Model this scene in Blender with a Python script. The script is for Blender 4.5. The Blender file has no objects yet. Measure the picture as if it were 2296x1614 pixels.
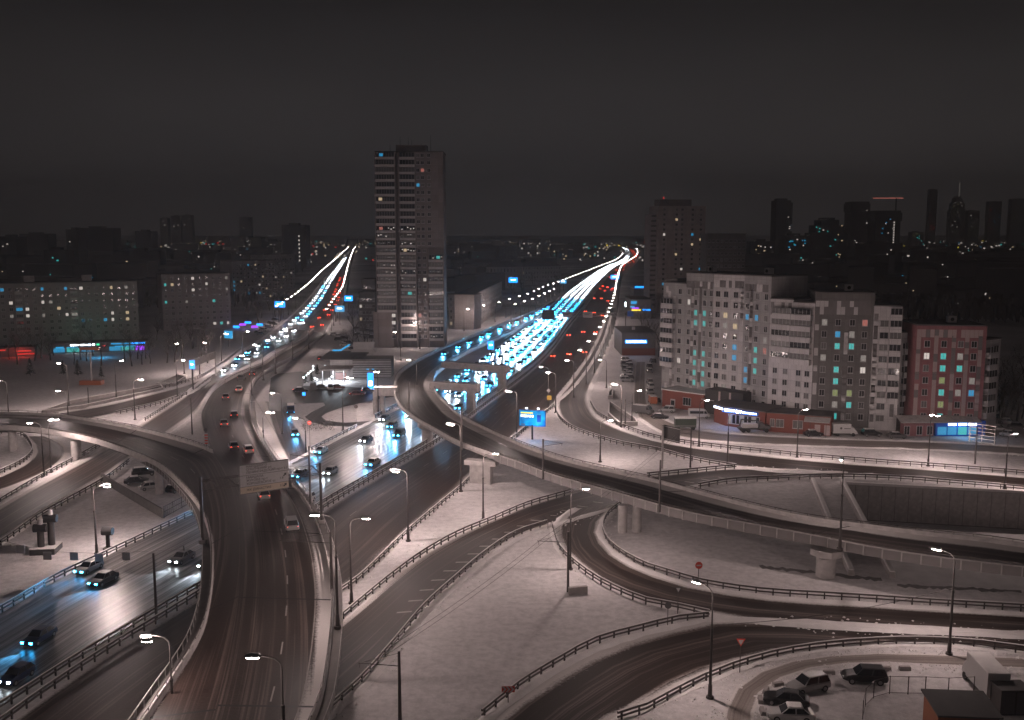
import bpy, bmesh, math, random
from mathutils import Vector, Matrix
random.seed(11)
sc = bpy.context.scene
COL = sc.collection
# ------------------------------------------------------------------ camera
CAM_H, FPX, W0, H0, VH = 48.0, 2150.0, 2295.0, 1614.0, 525.0
PITCH = math.atan((H0 / 2 - VH) / FPX)
cam = bpy.data.cameras.new('camera')
cam.sensor_width = 36.0
cam.lens = 36.0 * FPX / W0
cam.clip_start, cam.clip_end = 0.5, 60000.0
camo = bpy.data.objects.new('camera', cam)
COL.objects.link(camo)
camo.location = (0, 0, CAM_H)
camo.rotation_euler = (math.pi / 2 - PITCH, 0, 0)
sc.camera = camo
# ------------------------------------------------------------------ sky, sun, exposure
SUN_EL, SUN_AZ = math.radians(38), math.radians(200)
w = bpy.data.worlds.new('World'); sc.world = w; w.use_nodes = True
nt = w.node_tree; nt.nodes.clear()
sky = nt.nodes.new('ShaderNodeTexSky'); sky.sky_type = 'NISHITA'; sky.sun_disc = False
sky.sun_elevation = SUN_EL; sky.sun_rotation = SUN_AZ
sky.dust_density = 0.6; sky.air_density = 1.0; sky.ozone_density = 1.0
hs = nt.nodes.new('ShaderNodeHueSaturation'); hs.inputs['Saturation'].default_value = 0.0
tint = nt.nodes.new('ShaderNodeMixRGB'); tint.blend_type = 'MULTIPLY'; tint.inputs[0].default_value = 1.0
tint.inputs[2].default_value = (1.0, 0.905, 0.905, 1)
bg = nt.nodes.new('ShaderNodeBackground'); bg.inputs['Strength'].default_value = 0.0028
wo = nt.nodes.new('ShaderNodeOutputWorld')
nt.links.new(sky.outputs[0], hs.inputs['Color']); nt.links.new(hs.outputs[0], tint.inputs[1])
gc_ = nt.nodes.new('ShaderNodeTexCoord'); gs_ = nt.nodes.new('ShaderNodeSeparateXYZ'); gm_ = nt.nodes.new('ShaderNodeMapRange')   # city light thins out upwards
gm_.inputs['From Min'].default_value = 0.0; gm_.inputs['From Max'].default_value = 0.26; gm_.inputs['To Min'].default_value = 3.0; gm_.inputs['To Max'].default_value = 0.42
gx_ = nt.nodes.new('ShaderNodeMixRGB'); gx_.blend_type = 'MULTIPLY'; gx_.inputs[0].default_value = 1.0
nt.links.new(gc_.outputs['Generated'], gs_.inputs[0]); nt.links.new(gs_.outputs[2], gm_.inputs['Value']); nt.links.new(tint.outputs[0], gx_.inputs[1]); nt.links.new(gm_.outputs[0], gx_.inputs[2])
gn_ = nt.nodes.new('ShaderNodeTexNoise'); gn_.inputs['Scale'].default_value = 2.2; gn_.inputs['Detail'].default_value = 4; gp_ = nt.nodes.new('ShaderNodeMapping'); gp_.inputs['Scale'].default_value = (1, 1, 3.2)   # uneven cloud
gr_ = nt.nodes.new('ShaderNodeMapRange'); gr_.inputs['From Min'].default_value = 0.3; gr_.inputs['From Max'].default_value = 0.7; gr_.inputs['To Min'].default_value = 0.82; gr_.inputs['To Max'].default_value = 1.18
gy_ = nt.nodes.new('ShaderNodeMixRGB'); gy_.blend_type = 'MULTIPLY'; gy_.inputs[0].default_value = 1.0
nt.links.new(gc_.outputs['Generated'], gp_.inputs[0]); nt.links.new(gp_.outputs[0], gn_.inputs['Vector']); nt.links.new(gn_.outputs['Fac'], gr_.inputs['Value']); nt.links.new(gx_.outputs[0], gy_.inputs[1]); nt.links.new(gr_.outputs[0], gy_.inputs[2])
nt.links.new(gy_.outputs[0], bg.inputs['Color']); nt.links.new(bg.outputs[0], wo.inputs[0])
fill_sun = bpy.data.lights.new('fill_sun', 'SUN'); fill_sun.energy = 0.045; fill_sun.angle = math.radians(30); fill_sun.color = (1.0, 0.83, 0.80)
suno = bpy.data.objects.new('fill_sun', fill_sun); COL.objects.link(suno)
# weak wide fill light added behind the camera, slightly left, to brighten facades
sd = Vector((math.sin(SUN_AZ) * math.cos(SUN_EL), math.cos(SUN_AZ) * math.cos(SUN_EL), math.sin(SUN_EL)))
suno.rotation_euler = sd.to_track_quat('Z', 'Y').to_euler()
suno.location = (0, -50, 200)
sc.view_settings.view_transform = 'Standard'; sc.view_settings.look = 'None'
sc.view_settings.exposure = 0.0; sc.view_settings.gamma = 1.0
sc.view_settings.use_curve_mapping = False
sc.render.engine = 'CYCLES'
sc.cycles.use_denoising = True
sc.cycles.use_adaptive_sampling = True; sc.cycles.adaptive_threshold = 0.03
sc.cycles.max_bounces = 3; sc.cycles.diffuse_bounces = 1; sc.cycles.glossy_bounces = 2
sc.cycles.transmission_bounces = 2; sc.cycles.volume_bounces = 0; sc.cycles.transparent_max_bounces = 4
sc.cycles.sample_clamp_indirect = 3.0
sc.cycles.caustics_reflective = False; sc.cycles.caustics_refractive = False
# ------------------------------------------------------------------ helpers
CP, SP = math.cos(PITCH), math.sin(PITCH)
def G(u, v, z=0.0):
    """photo coordinates (2295 wide) of a point standing at height z -> place in the world"""
    x = (u - W0 / 2) / FPX; y = -(v - H0 / 2) / FPX
    d = Vector((x, CP + SP * y, -SP + CP * y))
    t = (z - CAM_H) / d.z
    return Vector((d.x * t, d.y * t, z))
def at_depth(u, v, Y):
    x = (u - W0 / 2) / FPX; y = -(v - H0 / 2) / FPX
    d = Vector((x, CP + SP * y, -SP + CP * y))
    t = Y / d.y
    return Vector((d.x * t, Y, CAM_H + d.z * t))
def tag(o, label=None, cat=None, group=None, kind=None):
    if label: o['label'] = label
    if cat: o['category'] = cat
    if group: o['group'] = group
    if kind: o['kind'] = kind
    return o
def empty(name, loc=(0, 0, 0), rz=0.0):
    o = bpy.data.objects.new(name, None); COL.objects.link(o)
    o.location = loc; o.rotation_euler = (0, 0, rz); o.empty_display_size = 0.3
    return o
class MB:
    def __init__(s): s.v = []; s.f = []; s.m = []
    def quad(s, a, b, c, d, mi=0):
        n = len(s.v); s.v += [tuple(a), tuple(b), tuple(c), tuple(d)]; s.f.append((n, n+1, n+2, n+3)); s.m.append(mi)
    def poly(s, pts, mi=0):
        n = len(s.v); s.v += [tuple(p) for p in pts]; s.f.append(tuple(range(n, n + len(pts)))); s.m.append(mi)
    def box(s, c, d, rz=0.0, mi=0, M=None):
        cx, cy, cz = c; hx, hy, hz = d[0]/2, d[1]/2, d[2]/2
        ca, sa = math.cos(rz), math.sin(rz); n = len(s.v)
        for dz in (-hz, hz):
            for dx, dy in ((-hx, -hy), (hx, -hy), (hx, hy), (-hx, hy)):
                p = Vector((cx + dx*ca - dy*sa, cy + dx*sa + dy*ca, cz + dz))
                if M: p = M @ p
                s.v.append(tuple(p))
        for q in ((3,2,1,0), (4,5,6,7), (0,1,5,4), (1,2,6,5), (2,3,7,6), (3,0,4,7)):
            s.f.append(tuple(n + k for k in q)); s.m.append(mi)
        return s
    def tube(s, p0, p1, r0, r1=None, n=8, mi=0, cap=True):
        if r1 is None: r1 = r0
        p0, p1 = Vector(p0), Vector(p1); d = (p1 - p0)
        if d.length < 1e-6: return s
        d.normalize(); a = d.orthogonal().normalized(); b = d.cross(a); k = len(s.v)
        for p, r in ((p0, r0), (p1, r1)):
            for i in range(n):
                t = 2*math.pi*i/n; s.v.append(tuple(p + (a*math.cos(t) + b*math.sin(t))*r))
        for i in range(n):
            j = (i+1) % n; s.f.append((k+i, k+j, k+n+j, k+n+i)); s.m.append(mi)
        if cap:
            s.f.append(tuple(k+i for i in reversed(range(n)))); s.m.append(mi)
            s.f.append(tuple(k+n+i for i in range(n))); s.m.append(mi)
        return s
    def prism(s, pts, z0, z1, mi=0, top=None):
        """closed prism over a ground outline (counter-clockwise)"""
        a = sum(pts[i][0]*pts[(i+1) % len(pts)][1] - pts[(i+1) % len(pts)][0]*pts[i][1] for i in range(len(pts)))
        if a < 0: pts = pts[::-1]
        n = len(pts); k = len(s.v)
        for p in pts: s.v.append((p[0], p[1], z0))
        for p in pts: s.v.append((p[0], p[1], z1))
        for i in range(n):
            j = (i+1) % n; s.f.append((k+i, k+j, k+n+j, k+n+i)); s.m.append(mi)
        s.f.append(tuple(k+n+i for i in range(n))); s.m.append(mi if top is None else top)
        s.f.append(tuple(k+i for i in reversed(range(n)))); s.m.append(mi)
        return s
    def loft(s, rings, mi=0, cap=True):
        k = len(s.v); n = len(rings[0])
        for r in rings: s.v += [tuple(p) for p in r]
        for a in range(len(rings)-1):
            for i in range(n):
                j = (i+1) % n
                s.f.append((k+a*n+i, k+a*n+j, k+(a+1)*n+j, k+(a+1)*n+i)); s.m.append(mi)
        if cap:
            s.f.append(tuple(k+i for i in reversed(range(n)))); s.m.append(mi)
            s.f.append(tuple(k+(len(rings)-1)*n+i for i in range(n))); s.m.append(mi)
        return s
    def sweep(s, path, prof, mi=0, closed_prof=True):
        """prof: (side, up) offsets carried along path, side = to the right of travel"""
        k = len(s.v); n = len(prof); m = len(path)
        for i in range(m):
            a = path[max(0, i-1)]; b = path[min(m-1, i+1)]
            t = Vector((b[0]-a[0], b[1]-a[1], 0)); t = t.normalized() if t.length > 1e-9 else Vector((1, 0, 0))
            r = Vector((t.y, -t.x, 0))
            for (x, z) in prof: s.v.append(tuple(Vector(path[i]) + r*x + Vector((0, 0, z))))
        for i in range(m-1):
            for j in range(n if closed_prof else n-1):
                q = (j+1) % n
                s.f.append((k+i*n+j, k+(i+1)*n+j, k+(i+1)*n+q, k+i*n+q)); s.m.append(mi)
        if closed_prof:
            s.f.append(tuple(k+i for i in range(n))); s.m.append(mi)
            s.f.append(tuple(k+(m-1)*n+i for i in reversed(range(n)))); s.m.append(mi)
        return s
    def mesh(s, name, mats):
        me = bpy.data.meshes.new(name); me.from_pydata(s.v, [], s.f)
        if not isinstance(mats, (list, tuple)): mats = [mats]
        for mm in mats: me.materials.append(mm)
        if len(mats) > 1: me.polygons.foreach_set('material_index', s.m)
        me.update(); return me
    def build(s, name, mats, parent=None, loc=None, rz=0.0, smooth=False):
        me = s.mesh(name, mats)
        if smooth:
            for p in me.polygons: p.use_smooth = True
        return put(name, me, parent, loc, rz)
def put(name, me, parent=None, loc=None, rz=0.0, scale=None):
    o = bpy.data.objects.new(name, me); COL.objects.link(o)
    if parent is not None: o.parent = parent
    if loc is not None: o.location = loc
    if rz: o.rotation_euler = (0, 0, rz)
    if scale: o.scale = scale
    return o
def copy_tree(o, parent=None):
    c = o.copy(); COL.objects.link(c)
    if parent is not None: c.parent = parent
    for ch in list(o.children): copy_tree(ch, c)
    return c
def catmull(P, step=3.0):
    """smooth curve through P (Vectors), about one point each step metres"""
    P = [Vector(p) for p in P]
    if len(P) == 2:
        n = max(2, int((P[1]-P[0]).length/step)); return [P[0].lerp(P[1], i/n) for i in range(n+1)]
    Q = [P[0]*2 - P[1]] + P + [P[-1]*2 - P[-2]]; out = []
    for i in range(1, len(Q)-2):
        p0, p1, p2, p3 = Q[i-1:i+3]
        d1 = max((p1-p0).length, 1e-3)**.5; d2 = max((p2-p1).length, 1e-3)**.5; d3 = max((p3-p2).length, 1e-3)**.5
        m1 = (p2-p1) + ((p1-p0)/d1 - (p2-p0)/(d1+d2))*d2
        m2 = (p2-p1) + ((p3-p2)/d3 - (p3-p1)/(d2+d3))*d2
        n = max(1, int((p2-p1).length/step))
        for k in range(n):
            t = k/n; t2, t3 = t*t, t*t*t
            out.append(p1*(2*t3-3*t2+1) + m1*(t3-2*t2+t) + p2*(-2*t3+3*t2) + m2*(t3-t2))
    out.append(P[-1]); return out
def cum(P):
    L = [0.0]
    for a, b in zip(P, P[1:]): L.append(L[-1] + (b-a).length)
    return L
def resample(P, n):
    L = cum(P); T = L[-1]; out = []; j = 0
    for i in range(n):
        t = T*i/(n-1)
        while j < len(L)-2 and L[j+1] < t: j += 1
        f = (t-L[j])/max(L[j+1]-L[j], 1e-9); out.append(P[j].lerp(P[j+1], min(max(f, 0), 1)))
    return out
def along(P, step, start=0.0, end=None):
    """(point, heading) each step metres"""
    L = cum(P); T = L[-1] if end is None else min(end, L[-1]); out = []; t = start; j = 0
    while t <= T:
        while j < len(L)-2 and L[j+1] < t: j += 1
        f = (t-L[j])/max(L[j+1]-L[j], 1e-9); d = P[j+1]-P[j]
        out.append((P[j].lerp(P[j+1], f), math.atan2(d.y, d.x))); t += step
    return out
ORD = ['first', 'second', 'third', 'fourth', 'fifth', 'sixth', 'seventh', 'eighth', 'ninth', 'tenth', 'eleventh', 'twelfth',
       'thirteenth', 'fourteenth', 'fifteenth', 'sixteenth', 'seventeenth', 'eighteenth', 'nineteenth', 'twentieth']
TENS = ['twenty', 'thirty', 'forty', 'fifty', 'sixty', 'seventy', 'eighty', 'ninety']
def ordn(i):
    n = i + 1
    if n <= 20: return ORD[i]
    if n > 100: return 'hundred-and-' + ordn(n - 101)
    if n == 100: return 'hundredth'
    t, u = divmod(n, 10)
    return TENS[t-2] + '-' + ORD[u-1] if u else TENS[t-2][:-1] + 'ieth'
# ------------------------------------------------------------------ materials
MATS = {}
def pmat(name, col, rough=0.7, metal=0.0, var=0.12, scale=3.0, emit=None, estr=0.0, bump=0.0, bscale=20.0, spec=0.4, coord='Object'):
    m = bpy.data.materials.new(name); m.use_nodes = True; t = m.node_tree; b = t.nodes['Principled BSDF']
    b.inputs['Roughness'].default_value = rough; b.inputs['Metallic'].default_value = metal
    b.inputs['Specular IOR Level'].default_value = spec
    tc = t.nodes.new('ShaderNodeTexCoord')
    nz = t.nodes.new('ShaderNodeTexNoise'); nz.inputs['Scale'].default_value = scale; nz.inputs['Detail'].default_value = 2
    t.links.new(tc.outputs[coord], nz.inputs['Vector'])
    mx = t.nodes.new('ShaderNodeMixRGB'); mx.inputs[1].default_value = tuple(c*(1-var) for c in col) + (1,)
    mx.inputs[2].default_value = tuple(min(1, c*(1+var)) for c in col) + (1,)
    t.links.new(nz.outputs['Fac'], mx.inputs[0]); t.links.new(mx.outputs[0], b.inputs['Base Color'])
    if emit:
        b.inputs['Emission Color'].default_value = tuple(emit) + (1,); b.inputs['Emission Strength'].default_value = estr
    if bump:
        n2 = t.nodes.new('ShaderNodeTexNoise'); n2.inputs['Scale'].default_value = bscale; n2.inputs['Detail'].default_value = 3
        t.links.new(tc.outputs[coord], n2.inputs['Vector'])
        bp = t.nodes.new('ShaderNodeBump'); bp.inputs['Strength'].default_value = bump; bp.inputs['Distance'].default_value = 0.1
        t.links.new(n2.outputs['Fac'], bp.inputs['Height']); t.links.new(bp.outputs[0], b.inputs['Normal'])
    MATS[name] = m; return m
def emat(name, col, strength):
    m = bpy.data.materials.new(name); m.use_nodes = True; t = m.node_tree; b = t.nodes['Principled BSDF']
    b.inputs['Base Color'].default_value = (0.1, 0.1, 0.1, 1)
    b.inputs['Emission Color'].default_value = tuple(col) + (1,); b.inputs['Emission Strength'].default_value = strength
    MATS[name] = m; return m
SNOWC = (0.74, 0.70, 0.685)
def road_mat(name, el, er, slush=0.35, dark=(0.040, 0.033, 0.029), seed=0.0, rough=0.42, slc=(0.15, 0.128, 0.116), spec=0.3):
    """asphalt with tyre tracks, slush lines along the lanes (on the avenue also painted as light trails) and snow towards the two edges"""
    m = bpy.data.materials.new(name); m.use_nodes = True; t = m.node_tree; N = t.nodes.new; L = t.links.new; b = t.nodes['Principled BSDF']
    uv = N('ShaderNodeUVMap'); uv.uv_map = 'metres'; fr = N('ShaderNodeUVMap'); fr.uv_map = 'frac'
    def mapping(src, sx, sy, off):
        mp = N('ShaderNodeMapping'); mp.inputs['Scale'].default_value = (sx, sy, 1); mp.inputs['Location'].default_value = (off, off*1.7, 0)
        L(src, mp.inputs['Vector']); return mp.outputs[0]
    def noise(vec, scale, detail=4, rg=0.6):
        n = N('ShaderNodeTexNoise'); n.inputs['Scale'].default_value = scale; n.inputs['Detail'].default_value = detail
        n.inputs['Roughness'].default_value = rg; L(vec, n.inputs['Vector']); return n.outputs['Fac']
    def math_(op, a, c=None, clamp=False):
        n = N('ShaderNodeMath'); n.operation = op; n.use_clamp = clamp
        for i, x in enumerate((a, c)):
            if x is None: continue
            if isinstance(x, (int, float)): n.inputs[i].default_value = x
            else: L(x, n.inputs[i])
        return n.outputs[0]
    def ramp(x, lo, hi):
        n = N('ShaderNodeMapRange'); n.inputs['From Min'].default_value = lo; n.inputs['From Max'].default_value = hi; L(x, n.inputs['Value']); return n.outputs[0]
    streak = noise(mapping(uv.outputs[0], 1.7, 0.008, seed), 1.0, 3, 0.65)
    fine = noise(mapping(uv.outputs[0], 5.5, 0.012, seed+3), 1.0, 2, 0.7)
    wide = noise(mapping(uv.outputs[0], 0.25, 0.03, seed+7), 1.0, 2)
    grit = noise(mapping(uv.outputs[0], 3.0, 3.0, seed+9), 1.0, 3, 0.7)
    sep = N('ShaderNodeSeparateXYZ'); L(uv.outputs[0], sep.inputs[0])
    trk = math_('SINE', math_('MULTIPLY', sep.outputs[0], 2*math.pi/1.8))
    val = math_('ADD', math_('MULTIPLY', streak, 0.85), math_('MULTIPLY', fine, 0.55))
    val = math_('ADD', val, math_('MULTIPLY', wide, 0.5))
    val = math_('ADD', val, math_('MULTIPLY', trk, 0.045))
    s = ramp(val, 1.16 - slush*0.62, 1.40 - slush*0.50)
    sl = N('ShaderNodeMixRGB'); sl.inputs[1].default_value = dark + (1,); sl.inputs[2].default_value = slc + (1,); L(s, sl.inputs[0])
    gr = N('ShaderNodeMixRGB'); gr.blend_type = 'MULTIPLY'; gr.inputs[0].default_value = 0.55; L(sl.outputs[0], gr.inputs[1])
    gc = N('ShaderNodeMixRGB'); gc.inputs[1].default_value = (0.55, 0.55, 0.55, 1); gc.inputs[2].default_value = (1.4, 1.4, 1.4, 1); L(grit, gc.inputs[0]); L(gc.outputs[0], gr.inputs[2])
    sf = N('ShaderNodeSeparateXYZ'); L(fr.outputs[0], sf.inputs[0])
    wob = math_('ADD', math_('MULTIPLY', math_('SUBTRACT', wide, 0.5), 0.10), math_('MULTIPLY', math_('SUBTRACT', grit, 0.5), 0.10))
    wob = math_('ADD', wob, math_('MULTIPLY', math_('SUBTRACT', streak, 0.5), 0.12))
    fl = math_('ADD', sf.outputs[0], wob)
    e1 = math_('MULTIPLY', ramp(fl, el + 0.02, el - 0.035), sf.outputs[1]) if el > 0 else None
    e2 = ramp(fl, 1 - er - 0.02, 1 - er + 0.035) if er > 0 else None
    e = e1 if e2 is None else (e2 if e1 is None else math_('MAXIMUM', e1, e2))
    if e is not None:
        e = math_('MULTIPLY', e, 0.93)
        sn = N('ShaderNodeMixRGB'); L(e, sn.inputs[0]); L(gr.outputs[0], sn.inputs[1]); sn.inputs[2].default_value = (0.62, 0.575, 0.555, 1)
        out = sn.outputs[0]
        rg = math_('ADD', math_('MULTIPLY', e, 0.4), rough, True); L(rg, b.inputs['Roughness'])
    else:
        out = gr.outputs[0]; b.inputs['Roughness'].default_value = rough
    L(out, b.inputs['Base Color'])
    b.inputs['Specular IOR Level'].default_value = spec
    bp = N('ShaderNodeBump'); bp.inputs['Strength'].default_value = 0.35; bp.inputs['Distance'].default_value = 0.06
    L(grit, bp.inputs['Height']); L(bp.outputs[0], b.inputs['Normal'])
    MATS[name] = m; return m
def ground_mat():
    m = bpy.data.materials.new('snowy ground'); m.use_nodes = True; t = m.node_tree; N = t.nodes.new; L = t.links.new; b = t.nodes['Principled BSDF']
    tc = N('ShaderNodeTexCoord')
    def noise(s, d=5, rg=0.6):
        n = N('ShaderNodeTexNoise'); n.inputs['Scale'].default_value = s; n.inputs['Detail'].default_value = d; n.inputs['Roughness'].default_value = rg
        L(tc.outputs['Object'], n.inputs['Vector']); return n.outputs['Fac']
    a = noise(0.05, 4); c = noise(0.9, 3, 0.7); big = noise(0.012, 3)
    mx = N('ShaderNodeMixRGB'); mx.inputs[1].default_value = (0.44, 0.405, 0.40, 1); mx.inputs[2].default_value = (0.78, 0.735, 0.73, 1); L(a, mx.inputs[0])
    m2 = N('ShaderNodeMixRGB'); m2.blend_type = 'MULTIPLY'; m2.inputs[0].default_value = 0.22; L(mx.outputs[0], m2.inputs[1])
    g2 = N('ShaderNodeMapRange'); g2.inputs['From Min'].default_value = 0.35; g2.inputs['From Max'].default_value = 0.6; L(c, g2.inputs['Value']); L(g2.outputs[0], m2.inputs[2])
    # beyond the interchange: wooded and built-up land, bare patches between snow
    ge = N('ShaderNodeNewGeometry'); sp = N('ShaderNodeSeparateXYZ'); L(ge.outputs['Position'], sp.inputs[0])
    ln = N('ShaderNodeVectorMath'); ln.operation = 'LENGTH'; L(ge.outputs['Position'], ln.inputs[0])
    mr = N('ShaderNodeMapRange'); mr.inputs['From Min'].default_value = 380; mr.inputs['From Max'].default_value = 620; L(ln.outputs['Value'], mr.inputs['Value'])
    ad = N('ShaderNodeMath'); ad.operation = 'MULTIPLY_ADD'; L(big, ad.inputs[0]); ad.inputs[1].default_value = 2.0; ad.inputs[2].default_value = -0.55
    ml = N('ShaderNodeMath'); ml.operation = 'MULTIPLY'; ml.use_clamp = True; L(mr.outputs[0], ml.inputs[0]); L(ad.outputs[0], ml.inputs[1])
    fr = N('ShaderNodeMixRGB'); L(ml.outputs[0], fr.inputs[0]); L(m2.outputs[0], fr.inputs[1]); fr.inputs[2].default_value = (0.06, 0.055, 0.05, 1)
    L(fr.outputs[0], b.inputs['Base Color']); b.inputs['Roughness'].default_value = 0.85; b.inputs['Specular IOR Level'].default_value = 0.2
    n3 = noise(0.22, 3, 0.6)
    bp = N('ShaderNodeBump'); bp.inputs['Strength'].default_value = 0.6; bp.inputs['Distance'].default_value = 0.5
    s2 = N('ShaderNodeMath'); s2.operation = 'MULTIPLY_ADD'; L(c, s2.inputs[0]); s2.inputs[1].default_value = 0.24; L(n3, s2.inputs[2])
    L(s2.outputs[0], bp.inputs['Height']); L(bp.outputs[0], b.inputs['Normal'])
    return m
GROUND = ground_mat()
pmat('snow', (0.72, 0.68, 0.665), 0.85, var=0.15, scale=0.8, bump=0.6, bscale=3.0, spec=0.2)
pmat('concrete', (0.30, 0.27, 0.258), 0.8, var=0.45, scale=0.9, bump=0.2, bscale=4.0)
pmat('pale concrete', (0.44, 0.405, 0.39), 0.8, var=0.4, scale=1.1, bump=0.2, bscale=4.0)
pmat('dark concrete', (0.16, 0.145, 0.14), 0.85, var=0.3, scale=0.7)
pmat('panel grey', (0.42, 0.385, 0.375), 0.6, 0.2, var=0.25, scale=0.9)
pmat('galvanised steel', (0.085, 0.070, 0.066), 0.5, 0.3, var=0.25, scale=2.0)
pmat('dark steel', (0.055, 0.048, 0.046), 0.55, 0.3, var=0.25)
pmat('pole paint', (0.075, 0.065, 0.062), 0.5, 0.3, var=0.2)
pmat('white paint', (0.26, 0.23, 0.215), 0.7, var=0.25, scale=2.0)
pmat('black rubber', (0.02, 0.02, 0.02), 0.8)
pmat('dark glass', (0.016, 0.017, 0.02), 0.12, 0.0, spec=0.6)
pmat('sign white', (0.30, 0.285, 0.285), 0.6, var=0.1)
pmat('sign beige', (0.34, 0.27, 0.21), 0.6, var=0.1)
pmat('sign back', (0.10, 0.095, 0.095), 0.6, 0.4)
pmat('sign red', (0.55, 0.05, 0.03), 0.5)
pmat('sign yellow', (0.65, 0.42, 0.08), 0.5)
pmat('sign blue', (0.02, 0.10, 0.45), 0.5)
pmat('lettering dark', (0.02, 0.018, 0.018), 0.6)
pmat('brick red', (0.19, 0.055, 0.040), 0.8, var=0.2, scale=6)
pmat('roof dark', (0.09, 0.082, 0.08), 0.8, var=0.3, scale=0.6)
pmat('roof snow', (0.55, 0.52, 0.51), 0.85, var=0.25, scale=0.4)
pmat('bark', (0.045, 0.036, 0.032), 0.9, var=0.3)
pmat('twigs', (0.055, 0.042, 0.037), 0.9, var=0.3)
pmat('conifer', (0.018, 0.024, 0.017), 0.9, var=0.4, scale=4)
pmat('window frame', (0.42, 0.40, 0.395), 0.6)
pmat('curtained glass', (0.11, 0.105, 0.10), 0.3, var=0.5, scale=2.0)
pmat('lamp housing', (0.25, 0.24, 0.235), 0.4, 0.4)
emat('lamp glow', (1.0, 0.88, 0.82), 90.0)
emat('head white', (0.80, 0.92, 1.0), 60.0)
emat('head blue', (0.03, 0.45, 1.0), 60.0)
emat('tail glow', (1.0, 0.05, 0.015), 26.0)
emat('neon blue', (0.01, 0.26, 1.0), 3.0)
emat('neon cyan', (0.02, 0.42, 0.85), 0.9)
emat('neon white', (0.85, 0.93, 1.0), 8.0)
emat('neon red', (1.0, 0.03, 0.02), 0.7)
emat('neon green', (0.05, 1.0, 0.45), 1.2)
emat('neon yellow', (1.0, 0.75, 0.05), 1.6)
emat('neon violet', (0.40, 0.05, 1.0), 1.5)
emat('lit warm', (1.0, 0.74, 0.45), 0.5)
emat('lit white', (1.0, 0.88, 0.80), 0.6)
emat('lit cyan', (0.08, 0.85, 0.80), 0.5)
emat('lit blue', (0.03, 0.5, 0.95), 0.5)
emat('lit yellow', (0.62, 0.72, 0.26), 0.30)
emat('lit rose', (1.0, 0.30, 0.24), 0.35)
emat('lit dim', (0.9, 0.8, 0.72), 0.22)
# ------------------------------------------------------------------ ground with the sunken underpass
def r2(x, y): return (524.6 + x*.2844, 459 + y*.2844)
def r5(x, y): return (x*.4515, 885.2 + y*.4515)
def r6(x, y): return (459 + x*.4918, 819.6 + y*.4918)
def r7(x, y): return (983.6 + x*.4918, 819.6 + y*.4918)
def r8(x, y): return (1573.7 + x*.4311, 918 + y*.4311)
def k6(x, y): return (622.9 + x*.13406, 754 + y*.13406)
def k4(x, y): return ((2080 + x/4.3625)*.6557, (1150 + y/4.3625)*.6557)
PIT = [G(1888, 1085), G(2480, 1115), G(2480, 1345), G(2000, 1296)]
PITZ = -7.0
def make_ground():
    bm = bmesh.new()
    R = 30000
    out = [bm.verts.new((x, y, 0)) for x, y in ((-R, -2000), (R, -2000), (R, R), (-R, R))]
    mid = [bm.verts.new((x, y, 0)) for x, y in ((-900, 20), (900, 20), (900, 1600), (-900, 1600))]
    hole = [bm.verts.new(p) for p in PIT]
    E = []
    for loop in (mid, hole):
        for i in range(4): E.append(bm.edges.new((loop[i], loop[(i+1) % 4])))
    bmesh.ops.triangle_fill(bm, edges=E, use_beauty=True)
    for i in range(4):
        j = (i+1) % 4; bm.faces.new((out[i], out[j], mid[j], mid[i]))
    # remove a face closed over the pit, if any
    cx = sum((p for p in PIT), Vector())/4
    for f in list(bm.faces):
        if all(v in hole for v in f.verts): bm.faces.remove(f)
    bmesh.ops.recalc_face_normals(bm, faces=bm.faces)
    me = bpy.data.meshes.new('snowy_ground'); bm.to_mesh(me); bm.free()
    for p in me.polygons:
        if p.normal.z < 0: p.flip()
    me.materials.append(GROUND)
    return tag(put('snowy_ground', me), kind='structure')
ground = make_ground()
# retaining walls of the pit, with wall slabs
pit = empty('underpass_pit', PIT[0]); pit['kind'] = 'structure'
def pit_local(p): return Vector(p) - PIT[0]
mb = MB()
for i in range(4):
    a, b = pit_local(PIT[i]), pit_local(PIT[(i+1) % 4])
    mb.quad(a, b, b + Vector((0, 0, PITZ)), a + Vector((0, 0, PITZ)))
mb.build('retaining_wall', MATS['dark concrete'], pit)
mb = MB(); mb.poly([pit_local(p) + Vector((0, 0, PITZ)) for p in PIT]); mb.build('pit_floor', MATS['roof snow'], pit)
a, b = pit_local(PIT[0]), pit_local(PIT[1]); d = (b-a).normalized(); nrm = Vector((d.y, -d.x, 0)); n = int((b-a).length/2.4)
slab = MB().box((0, 0, -3.45), (2.34, 0.12, 6.7)).mesh('wall_slab', MATS['pale concrete'])
for i in range(n):
    p = a + d*((i+.5)*(b-a).length/n) + nrm*0.075
    put('wall_slab', slab, pit, p, math.atan2(d.y, d.x))
mb = MB(); mb.sweep([a + Vector((0, 0, 0)), b], [(-.4, 0.003), (.25, 0.003), (.25, .5), (-.4, .5)]); mb.build('coping', MATS['snow'], pit)
e0, e1 = pit_local(PIT[0]), pit_local(PIT[3])
for off, hh in ((0.0, .9), (-5.5, .8)):
    sd_ = (e1-e0).normalized(); rr = Vector((-sd_.y, sd_.x, 0))
    p0 = e0 - rr*off*(-1 if rr.x > 0 else 1) ; p1 = e1 - rr*off*(-1 if rr.x > 0 else 1)
    MB().sweep(catmull([p0, p1], 4), [(-.45, 0), (.45, 0), (.35, hh), (-.35, hh)]).build('wing_wall', MATS['concrete'], pit)
    MB().sweep(catmull([p0, p1], 4), [(-.40, hh+.003), (.40, hh+.003), (.25, hh+.14), (-.25, hh+.14)]).build('snow_cap', MATS['snow'], pit)
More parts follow.
